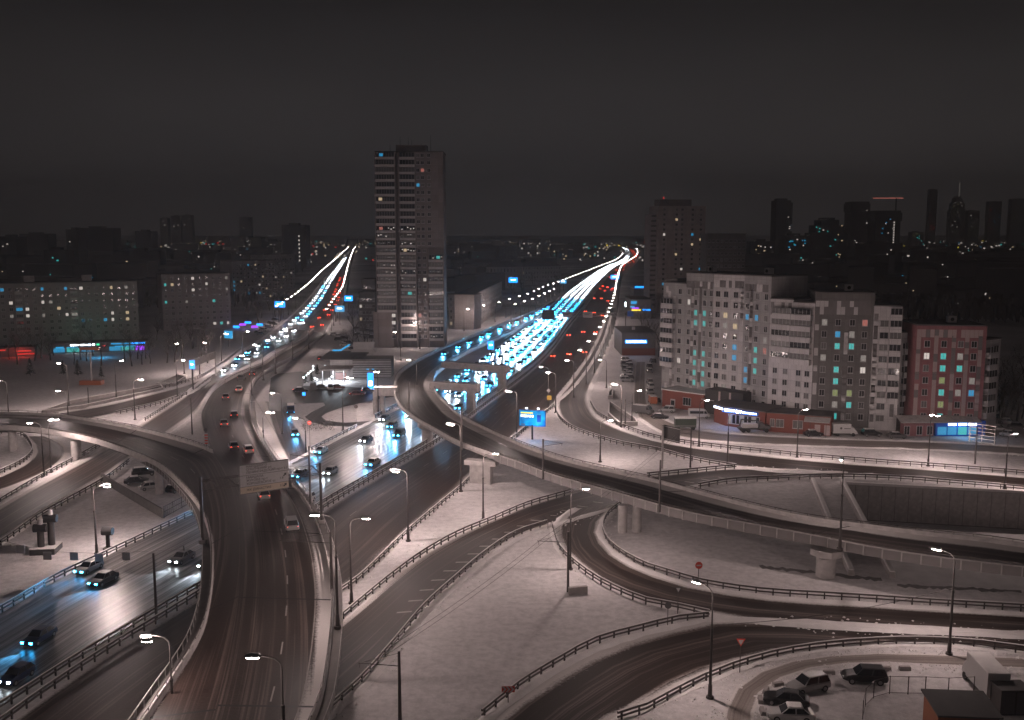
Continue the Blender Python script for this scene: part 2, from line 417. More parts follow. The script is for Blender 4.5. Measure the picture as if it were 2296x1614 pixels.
# ------------------------------------------------------------------ road strips
class Strip:
    def __init__(s, name, Lp, Rp, mat, z=0.02, par=0.0, step=4.0, kind='structure', parent=None, cols=4, fade=None):
        def conv(P):
            out = []
            for p in P:
                zz = p[2] if len(p) > 2 else z
                q = G(p[0], p[1], zz + par); q.z = zz; out.append(q)
            return catmull(out, step)
        L, R = conv(Lp), conv(Rp)
        n = max(len(L), len(R)); s.L = resample(L, n); s.R = resample(R, n); s.n = n
        s.C = [(a+b)/2 for a, b in zip(s.L, s.R)]; s.len = cum(s.C); s.T = s.len[-1]
        V, F, UM, UF = [], [], [], []
        for i in range(n):
            wd = (s.R[i]-s.L[i]).length
            for c in range(cols+1):
                f = c/cols; V.append(tuple(s.L[i].lerp(s.R[i], f))); UM.append((f*wd, s.len[i])); UF.append((f, 1.0 if fade is None else min(1, max(0, (fade - s.len[i]/s.T)/.05 if fade > 0 else (s.len[i]/s.T + fade)/.05))))
        for i in range(n-1):
            for c in range(cols):
                a = i*(cols+1)+c; F.append((a, a+1, a+cols+2, a+cols+1))
        me = bpy.data.meshes.new(name); me.from_pydata(V, [], F)
        for nm, U in (('metres', UM), ('frac', UF)):
            lay = me.uv_layers.new(name=nm)
            for lp in me.loops: lay.data[lp.index].uv = U[lp.vertex_index]
        me.update()
        if me.polygons[0].normal.z < 0: me.flip_normals()
        me.materials.append(mat)
        s.o = put(name, me, parent)
        if kind and parent is None: s.o['kind'] = kind
    def at(s, t, f):
        t = min(max(t, 0), s.T - 1e-3)
        lo, hi = 0, s.n-1
        while hi-lo > 1:
            m = (lo+hi)//2
            if s.len[m] <= t: lo = m
            else: hi = m
        k = (t-s.len[lo])/max(s.len[hi]-s.len[lo], 1e-9)
        p = s.L[lo].lerp(s.R[lo], f).lerp(s.L[hi].lerp(s.R[hi], f), k)
        d = s.L[hi].lerp(s.R[hi], f) - s.L[lo].lerp(s.R[lo], f)
        return p, d.normalized()
    def line(s, f, off=0.0, t0=0.0, t1=None, step=3.0):
        t1 = s.T if t1 is None else t1; out = []; n = max(2, int((t1-t0)/step))
        for i in range(n+1):
            p, d = s.at(t0+(t1-t0)*i/n, f); out.append(p + Vector((d.y, -d.x, 0))*off)
        return out
    def marks(s, f, t0, t1, dash=3.0, gap=6.0, wd=0.2, mat=None, up=0.012, slant=None):
        mb = MB(); t = t0
        while t < t1:
            p, d = s.at(t, f); q, e = s.at(min(t+dash, t1), f)
            r = Vector((d.y, -d.x, 0))*wd/2; r2_ = Vector((e.y, -e.x, 0))*wd/2; z = Vector((0, 0, up))
            if slant:
                sl = Vector((d.y, -d.x, 0))*slant
                mb.quad(p+z, p+d*wd*2+z, p+d*wd*2+sl+d*slant*.5+z, p+sl+d*slant*.5+z)
            else: mb.quad(p-r+z, p+r+z, q+r2_+z, q-r2_+z)
            t += dash+gap
        for i, f_ in enumerate(mb.f):
            a, b, c = (Vector(mb.v[k]) for k in f_[:3])
            if (b-a).cross(c-a).z < 0: mb.f[i] = f_[::-1]
        mb.build('lane_marking', mat or MATS['white paint'], s.o)
def bank(path, parent, wd=1.1, h=0.35, seed=0):
    """ploughed snow ridge along a road edge"""
    rnd = random.Random(seed); mb = MB(); rows = []
    n = len(path)
    for i, p in enumerate(path):
        a = path[max(0, i-1)]; b = path[min(n-1, i+1)]; t = (Vector(b)-Vector(a)); t.z = 0
        t = t.normalized() if t.length > 1e-6 else Vector((1, 0, 0)); r = Vector((t.y, -t.x, 0))
        k = rnd.uniform(.45, 1.25); w2 = wd*rnd.uniform(.75, 1.25)
        rows.append([Vector(p) + r*x*w2/2 + Vector((0, 0, z*h*k)) for x, z in ((-1.1, -.05), (-.6, .55+.4*rnd.random()*.5), (rnd.uniform(-.2, .2), 1), (.6, .55*rnd.uniform(.6, 1.2)), (1.1, -.05))])
    m = 5
    for row in rows: mb.v += [tuple(q) for q in row]
    for i in range(n-1):
        for j in range(m-1):
            mb.f.append((i*m+j, i*m+j+1, (i+1)*m+j+1, (i+1)*m+j)); mb.m.append(0)
    o = mb.build('snow_bank', MATS['snow'], parent, smooth=True)
    for p in o.data.polygons:
        pass
    if o.data.polygons[0].normal.z < 0: o.data.flip_normals()
    return o
# main avenue, the carriageway with traffic coming towards the interchange
A1L = [(-300,1520),(0,1368),(135,1289),(226,1246),(361,1181),(442,1143),(580,1073),(705,1009),(798,962),(852,935),(892,915),(992,857),(1077,804.5),(1165.6,743),(1220,703.6),(1268,658),(1311,627),(1342,606),(1365,594),(1391,584),(1402,571),(1399,559),(1378,548)]
A1R = [(-300,1770),(0,1589),(81,1535),(181,1472),(271,1420),(361,1366),(465,1305),(600,1213),(724,1127),(754,1110),(833,1065),(901,1026),(985,973),(1060,911),(1134,857),(1194,812),(1239,766),(1265,730),(1305,682),(1338,638),(1357,618),(1378,599),(1400,588),(1412,573),(1409,560),(1387,549)]
A2L = [(-230,1790),(45,1607),(104,1562),(154,1528),(226,1478),(316,1424),(406,1368),(480,1320),(620,1225),(735,1140),(770,1118),(845,1073),(915,1033),(1000,981),(1074,921),(1148,866),(1206,819),(1247,774),(1272,737),(1311,688),(1343,643),(1361,622),(1382,602),(1404,590),(1416,575),(1413,561),(1391,550)]
A2R = [(120,1760),(330,1614),(560,1455),(759,1326),(803,1297),(911,1193),(980,1134),(1039,1085),(1059,1061),(1110,1015),(1156,974),(1190,947),(1244,905),(1290,862),(1325,815),(1350,770),(1364,729),(1374,690),(1379,660),(1385,632),(1393,614),(1408,601),(1426,584),(1424,565),(1400,552)]
M_A1 = road_mat('slushy asphalt with painted light trails', 0.03, 0.03, 0.50, (0.024, 0.022, 0.021), 1.0, 0.34, (0.30, 0.28, 0.27), 0.45)  # pale streaks are slush, heightened in colour to stand for traffic light trails
M_A2 = road_mat('asphalt of the outbound carriageway', 0.03, 0.05, 0.30, (0.030, 0.0185, 0.0150), 4.0, 0.5, (0.14, 0.100, 0.088))
M_SL = road_mat('asphalt of the slip roads', 0.13, 0.12, 0.27, (0.023, 0.0145, 0.0118), 8.0, 0.6, (0.16, 0.118, 0.104), 0.2)
M_SN = road_mat('half snowed asphalt', 0.16, 0.15, 0.34, (0.026, 0.0165, 0.0132), 12.0, 0.6, (0.19, 0.143, 0.127), 0.2)
M_G = road_mat('asphalt of the overpass', 0.05, 0.16, 0.28, (0.026, 0.0165, 0.0135), 15.0, 0.5, (0.15, 0.110, 0.096))
M_H = road_mat('asphalt of the joining ramp', 0.24, 0.06, 0.30, (0.028, 0.0165, 0.0135), 19.0, 0.5, (0.15, 0.108, 0.095))
M_C = road_mat('asphalt of the flyover', 0.26, 0.06, 0.34, (0.028, 0.021, 0.019), 23.0, 0.5, (0.17, 0.142, 0.130))
M_PK = road_mat('packed dirty snow', 0.12, 0.12, 0.75, (0.11, 0.085, 0.074), 27.0, 0.7, (0.28, 0.24, 0.22))
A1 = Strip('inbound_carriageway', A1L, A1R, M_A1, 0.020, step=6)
A2 = Strip('outbound_carriageway', A2L, A2R, M_A2, 0.024, step=6)
# slip road bending right off the outbound side
BL = [(1384,690),(1381,729),(1366,772),(1352,809),(1336,843),(1321,880),(1323,908),(1338,933),(1377,955),(1426,974),(1475,989),(1574,1005),(1703,1019),(1789,1028),(1962,1043),(2134,1056),(2295,1069),(2450,1082)]
BR = [(1362,690),(1350,735),(1330,780),(1300,826),(1270,866),(1250,892),(1246,915),(1260,942),(1288,962),(1352,984),(1401,996),(1475,1009),(1524,1022),(1588,1036),(1651,1047),(1746,1058),(1875,1062),(2005,1066),(2134,1076),(2295,1090),(2450,1104)]
B = Strip('curving_slip_road', BL, BR, M_SL, 0.036)
DL = [(690,1450),(764,1385),(803,1353),(877,1292),(951,1238),(1025,1196),(1082,1169),(1115,1157),(1180,1129),(1279,1100),(1360,1082),(1446,1066),(1549,1056),(1642,1047),(1780,1055),(1900,1060)]
DR = [(660,1690),(734,1606),(803,1547),(877,1464),(951,1375),(984,1341),(1025,1306),(1082,1257),(1156,1208),(1229,1181),(1300,1160),(1392,1134),(1480,1106),(1559,1090),(1640,1080),(1746,1074),(1875,1070)]
D = Strip('link_road', DL, DR, M_SL, 0.030)
EL = [(1392,1130),(1356,1160),(1345,1193),(1362,1228),(1401,1257),(1451,1282),(1500,1297),(1574,1318),(1703,1338),(1832,1347),(1962,1355),(2091,1364),(2295,1376),(2450,1386)]
ER = [(1290,1140),(1250,1165),(1240,1186),(1259,1237),(1298,1272),(1347,1306),(1411,1336),(1451,1351),(1524,1365),(1591,1380),(1700,1395),(1832,1405),(1962,1412),(2091,1418),(2295,1428),(2450,1436)]
E = Strip('loop_slip_road', EL, ER, M_SN, 0.042)
FL = [(980,1710),(1087,1613),(1170,1547),(1259,1493),(1338,1449),(1426,1424),(1524,1400),(1591,1387),(1720,1390),(1850,1396),(2000,1404),(2150,1412),(2295,1420),(2450,1428)]
FR = [(1260,1700),(1377,1613),(1446,1592),(1500,1562),(1574,1526),(1638,1500),(1725,1474),(1832,1455),(1962,1444),(2069,1442),(2199,1450),(2295,1463),(2450,1482)]
F = Strip('service_road_bend', FL, FR, M_SN, 0.036)
JL = [(-150,1212),(0,1129),(90,1079),(239,998),(325,941),(406,890),(450,855),(497,823),(540,788),(590,757),(624,732)]
JR = [(-150,1320),(0,1219),(90,1156),(226,1079),(293,1030),(397,962),(445,922),(462,894),(484,864),(516,842),(556,822),(594,806),(614,792),(655,772),(684,755),(702,738)]
J = Strip('street_towards_left', JL, JR, M_SN, 0.030)
KL = [(500,815),(441,854),(370,874),(327,885),(227,908),(150,920),(60,932),(-80,948)]
KR = [(470,852),(421,884),(355,905),(300,918),(225,936),(150,950),(60,968),(-80,990)]
K = Strip('park_side_road', KL, KR, M_SN, 0.034)
IL = [(622,734),(661,701),(692,669),(721,632),(749,601),(772,573),(782,562)]
IR = [(731,746),(751,709),(768,678),(774,652),(780,618),(787,587),(794,566),(798,560)]
I = Strip('side_street_upper', IL, IR, M_A1, 0.040, step=6)
LL = [r5(230,205), r5(312,240), r5(340,290), r5(262,370), r5(130,432), r5(0,480), r5(-200,540)]
LR = [r5(130,205), r5(165,255), r5(168,290), r5(120,342), r5(40,385), r5(0,400), r5(-200,440)]
Lp = Strip('left_loop_road', LL, LR, M_SL, 0.038)
S2 = Strip('filling_station_exit', [(585,900),(592,918),(602,952),(621,1002),(646,1046)], [(650,900),(657,915),(667,950),(687,984),(704,1022)], M_SN, 0.046)
S3 = Strip('parking_lane', [k4(400,380), k4(372,700), k4(362,1000), k4(430,1200)], [k4(560,380), k4(560,700), k4(585,1000), k4(690,1220)], M_PK, 0.02)
S4 = Strip('shop_service_road', [(1462,925),(1530,955),(1600,968),(1760,979),(1900,985),(2100,991),(2300,1002),(2400,1008)], [(1432,938),(1500,975),(1600,990),(1760,998),(1900,1003),(2100,1009),(2300,1020),(2400,1026)], M_PK, 0.026)
S5 = Strip('lot_driveway', [r8(95,1700), r8(105,1614), r8(125,1500), r8(225,1395), r8(385,1322), r8(590,1280), r8(900,1264), r8(1300,1274), r8(1673,1288), r8(1900,1300)],
           [r8(275,1700), r8(265,1614), r8(275,1505), r8(350,1428), r8(485,1362), r8(650,1328), r8(900,1312), r8(1300,1332), r8(1673,1345), r8(1900,1358)], M_PK, 0.02)
# asphalt yard and loop around the filling station
yard = [k6(*p) for p in [(-150,1000),(-120,700),(0,625),(380,590),(480,610),(420,830),(1050,835),(1450,865),(1700,835),(2000,800),(2000,1000),(1640,1060),(1100,1180),(800,1290),(725,1345),(800,1405),(1100,1450),(1500,1420),(1700,1370),(1740,1395),(1460,1480),(1150,1512),(800,1492),(560,1440),(450,1350),(560,1270),(790,1155),(760,1110),(280,1135),(100,1180),(60,1250),(-150,1250)]]
def sheet(name, pts, mat, z, parent=None, kind='structure'):
    bm = bmesh.new(); vs = [bm.verts.new(G(u, v, 0) + Vector((0, 0, z))) for u, v in pts]
    ed = [bm.edges.new((vs[i], vs[(i+1) % len(vs)])) for i in range(len(vs))]
    bmesh.ops.triangle_fill(bm, edges=ed, use_beauty=True)
    uvl = bm.loops.layers.uv.new('metres'); uf = bm.loops.layers.uv.new('frac')
    for f in bm.faces:
        if f.normal.z < 0: f.normal_flip()
        for l in f.loops: l[uvl].uv = (l.vert.co.x, l.vert.co.y*.6); l[uf].uv = (.5, 1)
    me = bpy.data.meshes.new(name); bm.to_mesh(me); bm.free()
    for p in me.polygons:
        if p.normal.z < 0: p.flip()
    me.materials.append(mat); o = put(name, me, parent)
    if kind and parent is None: o['kind'] = kind
    return o
YARD = sheet('filling_station_yard', yard, road_mat('worn yard asphalt', 0, 0, 0.25, (0.036, 0.031, 0.028), 31.0, 0.45), 0.052)
# markings that still show through the slush
D.marks(0.60, 25, 118, 1.4, 2.6, 0.22, slant=1.7)
D.marks(0.13, 20, 150, 2, 0.05, 0.14)
A2.marks(0.30, 60, 420, 3, 9, 0.16); A2.marks(0.62, 120, 420, 3, 9, 0.16); A2.marks(0.94, 90, 300, 2, .05, .13)
A1.marks(0.25, 40, 500, 3, 9, 0.16); A1.marks(0.5, 40, 500, 3, 9, 0.16); A1.marks(0.75, 40, 500, 3, 9, 0.16)
F.marks(0.45, 60, 170, 3, 6, 0.15)
for st, L_, R_ in ((D, 1, 1), (E, 1, 1), (F, 1, 1), (B, 1, 1), (J, 1, 1), (K, 1, 1), (A2, 0, 1), (A1, 1, 0), (S4, 1, 1), (I, 1, 1)):
    T = min(st.T, 520)
    if L_: bank([p + Vector((0, 0, 0)) for p in st.line(0, 0, 0, T, 1.6)], st.o, 1.3, 0.30, hash(st.T) % 97)
    if R_: bank([p + Vector((0, 0, 0)) for p in st.line(1, 0, 0, T, 1.6)], st.o, 1.3, 0.30, hash(st.T) % 89)
# ------------------------------------------------------------------ overpasses
GR = [(640,1760,6),(690,1613,6),(715,1557,6),(734,1459,6),(742,1385,6),(744,1311,6),(734,1238,6),(720,1188,6),(695,1129,6),(656,1075,6),(606,1016,6),(567,947,6),(560,893,6),(564,866,5.8),(581,837,5.2),(618,814,4.2),(652,797,3.2),(695,769,1.6),(729,745,0.12)]
GL = [(425,1760,6),(468,1614,6),(500,1500,6),(522,1400,6),(536,1300,6),(540,1220,6),(535,1150,6),(525,1095,6),(505,1045,6),(480,1008,6),(464,972,6),(454,940,6),(452,918,6),(458,903,5.9),(478,871,5.7),(512,846,5.2),(554,826,4.4),(590,812,3.6),(612,797,2.9),(653,774,1.6),(684,757,.7),(702,739,0.12)]
HL = [(-220,916,5.5),(0,919,6),(113,923,6),(203,935,6),(293,951,6),(384,973,6),(451,993,6),(483,1008,6),(508,1045,6),(529,1095,6),(539,1150,6),(544,1220,6),(540,1300,6),(526,1400,6),(504,1500,6),(472,1614,6),(429,1760,6)]
HR = [(-220,946,5.5),(0,948,6),(72,953,6),(158,966,6),(226,982,6),(293,1005,6),(361,1036,6),(406,1075,6),(438,1111,6),(460,1151,6),(472,1201,6),(474,1269,6),(467,1337,6),(447,1409,6),(406,1477,6),(361,1540,6),(311,1614,6),(200,1760,6)]
CR = [(1239,671,.12),(1182,701,1.5),(1125,723,3),(1054,752,4.6),(980,782,5.6),(922,811,6),(891,834,6),(883,857,6),(886,880,6),(903,908,6),(931,930,6),(975,955,6),(1030,984,6),(1106,1011,6),(1180,1036,6),(1229,1055,6),(1328,1083,6),(1426,1110,6),(1524,1137,6),(1639,1159,5.9),(1703,1170,5.8),(1832,1194,5.6),(1962,1220,5.4),(2091,1239,5.2),(2295,1263,5),(2480,1284,4.8)]
CL = [(1252,688,.12),(1177,726,1.5),(1103,760,3),(1035,791,4.6),(994,817,5.6),(974,837,6),(971,857,6),(982,880,6),(1008,905,6),(1033,926,6),(1106,962,6),(1190,997,6),(1279,1026,6),(1377,1048,6),(1475,1070,6),(1574,1096,5.9),(1703,1129,5.8),(1832,1155,5.6),(1940,1168,5.4),(2091,1187,5.2),(2220,1200,5.1),(2295,1211,5),(2480,1234,4.8)]
def bridge(name, label, Lp, Rp, mat, zoff=0.0, pl=(0, 1), pr=(0, 1), dz=1.55, gl=.22, gr=.78, matg='concrete', fade=None):
    """deck as a thing: road surface, girder under it and a parapet on each free edge"""
    root = empty(name, (0, 0, 0)); tag(root, label, 'flyover')
    st = Strip('road_surface', [(u, v, z+zoff) for u, v, z in Lp], [(u, v, z+zoff) for u, v, z in Rp], mat, par=1.0, step=3.0, parent=root, fade=fade)
    rings = []
    for a, b in zip(st.L, st.R):
        def P(f, h): q = a.lerp(b, f); return Vector((q.x, q.y, max(q.z + h, -.3)))
        lo = P(0, -.03)
        rings.append([P(-.012, -.03), P(1.012, -.03), P(1.012, -.5), P(gr+.04, -.62), P(gr, -dz), P(gl, -dz), P(gl-.04, -.62), P(-.012, -.5)])
    MB().loft(rings).build('girder', MATS[matg], root)
    for f, rng in ((0, pl), (1, pr)):
        if not rng: continue
        path = st.line(f, 0, st.T*rng[0], st.T*rng[1], 2.5)
        MB().sweep(path, [(-.17, -.02), (.17, -.02), (.13, .55), (.13, .62), (-.13, .62), (-.13, .55)]).build('parapet', MATS['pale concrete'], root)
        MB().sweep(path, [(-.05, .9), (.05, .9), (.05, 1.0), (-.05, 1.0)]).build('handrail', MATS['galvanised steel'], root)
        post = MB().box((0, 0, .76), (.07, .07, .3)).mesh('rail_post', MATS['galvanised steel'])
        for p, h in along(path, 2.5, 1.0): put('rail_post', post, root, p, h)
    return root, st
Groot, Gst = bridge('overpass', 'wide grey overpass sweeping from the bottom edge up to the left street', GL, GR, M_G, 0.0, pl=(.52, 1), fade=-.53)
Hroot, Hst = bridge('joining_ramp', 'curved ramp from the left edge joining the wide overpass', HL, HR, M_H, -0.02, pl=(0, .46), matg='pale concrete', fade=.47)
Croot, Cst = bridge('flyover_ramp', 'long grey flyover curling over the main avenue and leaving right', CL, CR, M_C, 0.0)
Gst.marks(0.52, 5, 140, 3, 7, 0.16); Gst.marks(0.82, 5, 110, 2, .05, .14); Cst.marks(0.5, 60, 330, 3, 9, .14); Hst.marks(0.62, 40, 110, 4, 8, .14)
# expansion joints across the decks
for st, stp in ((Gst, 26.0), (Hst, 26.0), (Cst, 30.0)):
    t = 14.0
    while t < st.T-8:
        a, d = st.at(t, .01); b, _ = st.at(t, .99); z = Vector((0, 0, .014)); m = MB()
        m.quad(a+z, b+z, b+z+d*.32, a+z+d*.32); o = m.build('expansion_joint', MATS['lettering dark'], st.o)
        if o.data.polygons[0].normal.z < 0: o.data.flip_normals()
        t += stp
# noise barrier panels bolted to the near edge of the flyover
near = Cst.line(1, 0.0, 0, None, 1.0); near = [p for p in near]
cl = cum(near); start = min(range(len(near)), key=lambda i: (near[i]-G(1106, 1011, 7)).length)
pan = MB(); pan.box((0, 0, -.10), (2.22, .07, 1.25)); pan_me = pan.mesh('parapet_panel', pmat('barrier panel', (0.23, 0.21, 0.205), 0.55, 0.2, var=0.35, scale=0.4))
rib = MB().box((0, 0, -.12), (.14, .16, 1.42)).mesh('panel_post', MATS['pale concrete'])
for p, h in along(near[start:], 2.4, 1.2):
    r = Vector((math.sin(h), -math.cos(h), 0))
    put('parapet_panel', pan_me, Croot, p + r*.27, h)
    put('panel_post', rib, Croot, p + r*.31 + Vector((math.cos(h), math.sin(h), 0))*1.2, h)
# hanging walkway rail along the near side of ramp and overpass
def side_rail(root, st, f, off, t0, t1):
    path = st.line(f, off, t0, t1, 2.0)
    MB().sweep(path, [(-.6, -.35), (.45, -.35), (.45, -.25), (-.6, -.25)]).build('walkway', MATS['dark concrete'], root)
    MB().sweep(path, [(.38, .6), (.45, .6), (.45, .68), (.38, .68)]).build('walkway_rail', MATS['pale concrete'], root)
    post = MB().box((0, 0, .17), (.06, .06, .9)).mesh('walkway_post', MATS['pale concrete'])
    for p, h in along(path, 2.0, .5):
        put('walkway_post', post, root, p + Vector((math.sin(h), -math.cos(h), 0))*.41, h)
side_rail(Hroot, Hst, 1, 0.75, Hst.T*.40, Hst.T*.97)
side_rail(Groot, Gst, 1, 0.75, 0, Gst.T*.45)
# piers
def pier(root, u, v, kind, top, dirv=None, gap=2.0):
    b = G(u, v); mb = MB()
    if kind == 'twin':
        d = dirv or Vector((1, 0, 0))
        for s in (-.5, .5): mb.tube(b + d*s*gap + Vector((0, 0, -.2)), b + d*s*gap + Vector((0, 0, top)), .75, n=20)
    elif kind == 'round':
        mb.tube(b + Vector((0, 0, -.2)), b + Vector((0, 0, top-1.1)), 1.35, n=24); mb.tube(b + Vector((0, 0, top-1.3)), b + Vector((0, 0, top-.9)), 1.4, 2.3, n=8)
        mb.tube(b + Vector((0, 0, top-.9)), b + Vector((0, 0, top)), 2.3, 2.3, n=8)
    elif kind == 'box':
        a = math.atan2(dirv.y, dirv.x); mb.box((b.x, b.y, top/2-.3), (4.2, 1.8, top-.4), a); mb.box((b.x, b.y, top-.5), (6.4, 2.2, .9), a)
    mb.build('pier', MATS['pale concrete'], root, smooth=False)
def cross_dir(st, p):
    i = min(range(st.n), key=lambda k: (Vector((st.C[k].x, st.C[k].y, 0)) - Vector((p.x, p.y, 0))).length)
    d = st.R[i]-st.L[i]; d.z = 0; return d.normalized()
for u, v, k in ((172,1031,'twin'), (366,1102,'twin'), (30,1008,'twin')): pier(Hroot, u, v, k, 4.55, cross_dir(Hst, G(u, v)), 2.6)
for u, v, k in ((1079,1082,'box'), (1411,1192,'twin'), (1850,1291,'round'), (958,992,'round')): pier(Croot, u, v, k, 4.55 if u < 1700 else 4.1, cross_dir(Cst, G(u, v)), 2.4)
for u, v in ((850,928),):
    b = G(u, v); pier(Croot, u, v, 'twin', 6.0, Vector((1, 0, 0)), 1.8)
    MB().box((b.x+1.9, b.y, 6.3), (6.2, 3.0, 2.3)).build('pier_cap', MATS['pale concrete'], Croot)
for u, v in ((640,1160), (560,1010), (640,1420)):
    q = G(u, v); pier(Groot, u, v, 'twin', 4.55, cross_dir(Gst, q), 4.0)
def portal(u, v, cu, cv, label):
    """concrete portal beam reaching from the flyover to a column in the median"""
    b = G(u, v); p = G(cu, cv, 6.0); root = empty('portal_frame', b); tag(root, label, 'bridge frame')
    d = Vector((p.x-b.x, p.y-b.y, 0)); L = d.length; d.normalize(); a = math.atan2(d.y, d.x)
    MB().box((0, 0, 3.0), (2.0, 2.0, 6.2), a).build('column', MATS['concrete'], root)
    MB().box((d.x*L/2-d.x*.6, d.y*L/2-d.y*.6, 7.0), (L+3.4, 2.3, 1.9), a).build('beam', MATS['concrete'], root)
    MB().box((d.x*L/2-d.x*.6, d.y*L/2-d.y*.6, 8.03), (L+3.4, 2.9, .16), a).build('beam_cap', MATS['pale concrete'], root)
portal(1125, 878, 1000, 824, 'farther concrete portal frame between the flyover curl and the median')
portal(1056, 926, 975, 872, 'nearer concrete portal frame beside the inner flyover curve')
# ------------------------------------------------------------------ guard rails
POST = MB().box((0, 0, .52), (.16, .16, 1.12)).mesh('post', MATS['dark steel'])
def guardrail(path, label, double=False, step=2.2, cat='guardrail', near_limit=330.0):
    path = [Vector((p.x, p.y, p.z)) for p in path]
    root = empty('guardrail', path[0]); tag(root, label, cat)
    o = path[0]; loc = [p - o for p in path]
    MB().sweep(loc, [(-.08, .86), (.08, .86), (.08, 1.10), (-.08, 1.10)]).build('rail', MATS['galvanised steel'], root)
    MB().sweep(loc, [(-.06, .42), (.06, .42), (.06, .60), (-.06, .60)]).build('lower_rail', MATS['galvanised steel'], root)
    MB().sweep(loc, [(-.075, 1.103), (.075, 1.103), (.04, 1.16), (-.04, 1.16)]).build('snow_cap', MATS['snow'], root)
    farp = MB()
    for p, h in along(loc, step, .5):
        if (p+o).length < near_limit: put('post', POST, root, p, h)
        else: farp.box((p.x, p.y, p.z+.42), (.14, .14, .92), h)
    if farp.v: farp.build('far_posts', MATS['dark steel'], root)['kind'] = 'stuff'
    return root
def px(*pts, z=0.0): return catmull([G(p[0], p[1], z) for p in pts], 2.5)
guardrail(px((-120,1440),(0,1376),(135,1297),(226,1254),(361,1189),(440,1151)), 'guardrail at the snowy edge of the inbound carriageway beside the sculpture')
guardrail([p for p in A1.line(1, .5, 0.2, 640, 3)], 'inner guardrail of the median on the side of the inbound lanes')
guardrail([p for p in A2.line(0, -.4, 0.2, 560, 3)], 'inner guardrail of the median on the side of the outbound lanes')
guardrail(px((759,1336),(803,1305),(911,1201),(980,1142),(1039,1092),(1066,1064)), 'guardrail between the outbound carriageway and the narrow snow wedge')
guardrail(px((1146,990),(1190,955),(1242,912)), 'short guardrail left of the blue billboard')
guardrail(px((766,1392),(803,1360),(877,1299),(951,1245),(1025,1203),(1115,1165),(1180,1137),(1279,1108)), 'guardrail along the upper edge of the curving link road')
guardrail(px((736,1600),(803,1540),(877,1457),(951,1369),(1025,1301),(1082,1252),(1156,1203),(1226,1179)), 'guardrail along the lower edge of the curving link road')
guardrail(px((1238,1183),(1257,1238),(1295,1275),(1345,1310),(1409,1341),(1450,1356),(1524,1370),(1590,1385)), 'guardrail on the outer side of the loop slip road')
guardrail(px((1392,1134),(1361,1160),(1351,1193),(1368,1226),(1405,1253),(1453,1277),(1502,1292),(1574,1313),(1703,1333),(1832,1342),(1962,1350),(2091,1359),(2295,1371),(2420,1378)), 'long guardrail on the inner side of the loop slip road')
guardrail(px((1080,1613),(1165,1545),(1255,1489),(1336,1445),(1424,1420),(1522,1396),(1588,1389)), 'guardrail between the big snowfield and the bottom bend')
guardrail(px((1384,1618),(1450,1597),(1504,1567),(1577,1530),(1641,1504),(1727,1478),(1833,1459),(1962,1448),(2069,1446),(2199,1454),(2295,1467),(2420,1484)), 'guardrail round the lower right parking lot')
guardrail(px((1323,905),(1340,930),(1377,951),(1426,970),(1475,985),(1574,1001),(1703,1015),(1789,1024),(1962,1039),(2134,1052),(2295,1065),(2420,1076)), 'guardrail on the building side of the curving slip road')
guardrail(px((1243,915),(1256,942),(1285,964),(1350,987),(1400,1000),(1474,1013),(1523,1027),(1588,1041),(1650,1051)), 'guardrail between the curving slip road and the billboard snowfield')
guardrail(px((1450,1071),(1549,1061),(1650,1051)), 'guardrail on the far edge of the link road below the billboard snowfield')
guardrail(px((1565,1095),(1640,1083),(1746,1077),(1875,1073),(2005,1077),(2134,1087),(2295,1101),(2420,1112)), 'guardrail above the sunken retaining wall')
guardrail(px((-60,1258),(0,1225),(90,1162),(226,1085),(290,1038)), 'guardrail between the left street and the sculpture lawn')
guardrail(px((-60,1162),(0,1129),(90,1075),(170,1032),(236,994)), 'guardrail between the left street and the left loop')
guardrail(px((325,945),(370,916),(410,891)), 'short guardrail at the tip of the snow triangle left of the overpass')
guardrail(px((420,886),(355,908),(300,921),(260,930)), 'guardrail between the park road and the snow triangle')
guardrail(px((540,784),(500,815),(441,850),(370,870),(327,881)), 'guardrail along the park side of the left street')
guardrail(px((697,1012),(745,988),(800,960)), 'short guardrail where the filling station exit meets the avenue')
guardrail(px((840,938),(870,922),(892,911)), 'short guardrail under the flyover curl')
guardrail([p for p in A1.line(0, -.6, A1.T*.0 + 330, 620, 3)], 'guardrail on the far left edge of the inbound carriageway beyond the flyover curl')
guardrail(px(r5(0,192), r5(100,202), r5(150,247), r5(160,290), r5(115,338), r5(0,397)), 'round guardrail inside the left loop')

# lumps of ploughed snow thrown beside the roads
rk = random.Random(61); cl_ = MB()
for st, nn in ((D, 520), (E, 420), (F, 380), (B, 420), (J, 260), (K, 120), (S5, 420), (S4, 200)):
    for k in range(nn):
        f, sg = rk.choice(((0, -1), (1, 1))); t = rk.uniform(0, min(st.T, 330)); p, d = st.at(t, f)
        c = p + Vector((d.y, -d.x, 0))*sg*(abs(rk.gauss(0, 1.1)) + rk.uniform(-.5, .4)); s = rk.uniform(.06, .26); k0 = len(cl_.v)
        ax = [(1, 0, 0), (-1, 0, 0), (0, 1, 0), (0, -1, 0), (0, 0, 1), (0, 0, -1)]
        cl_.v += [(c.x + x*s*rk.uniform(.6, 1.3), c.y + y*s*rk.uniform(.6, 1.3), .02 + z*s*rk.uniform(.4, .9)) for x, y, z in ax]
        for tri in ((0,2,4), (2,1,4), (1,3,4), (3,0,4), (2,0,5), (1,2,5), (3,1,5), (0,3,5)): cl_.f.append(tuple(k0+i for i in tri)); cl_.m.append(0)
tag(cl_.build('snow_lumps', MATS['snow']), 'small lumps of ploughed snow along the road edges', 'snow', kind='stuff')
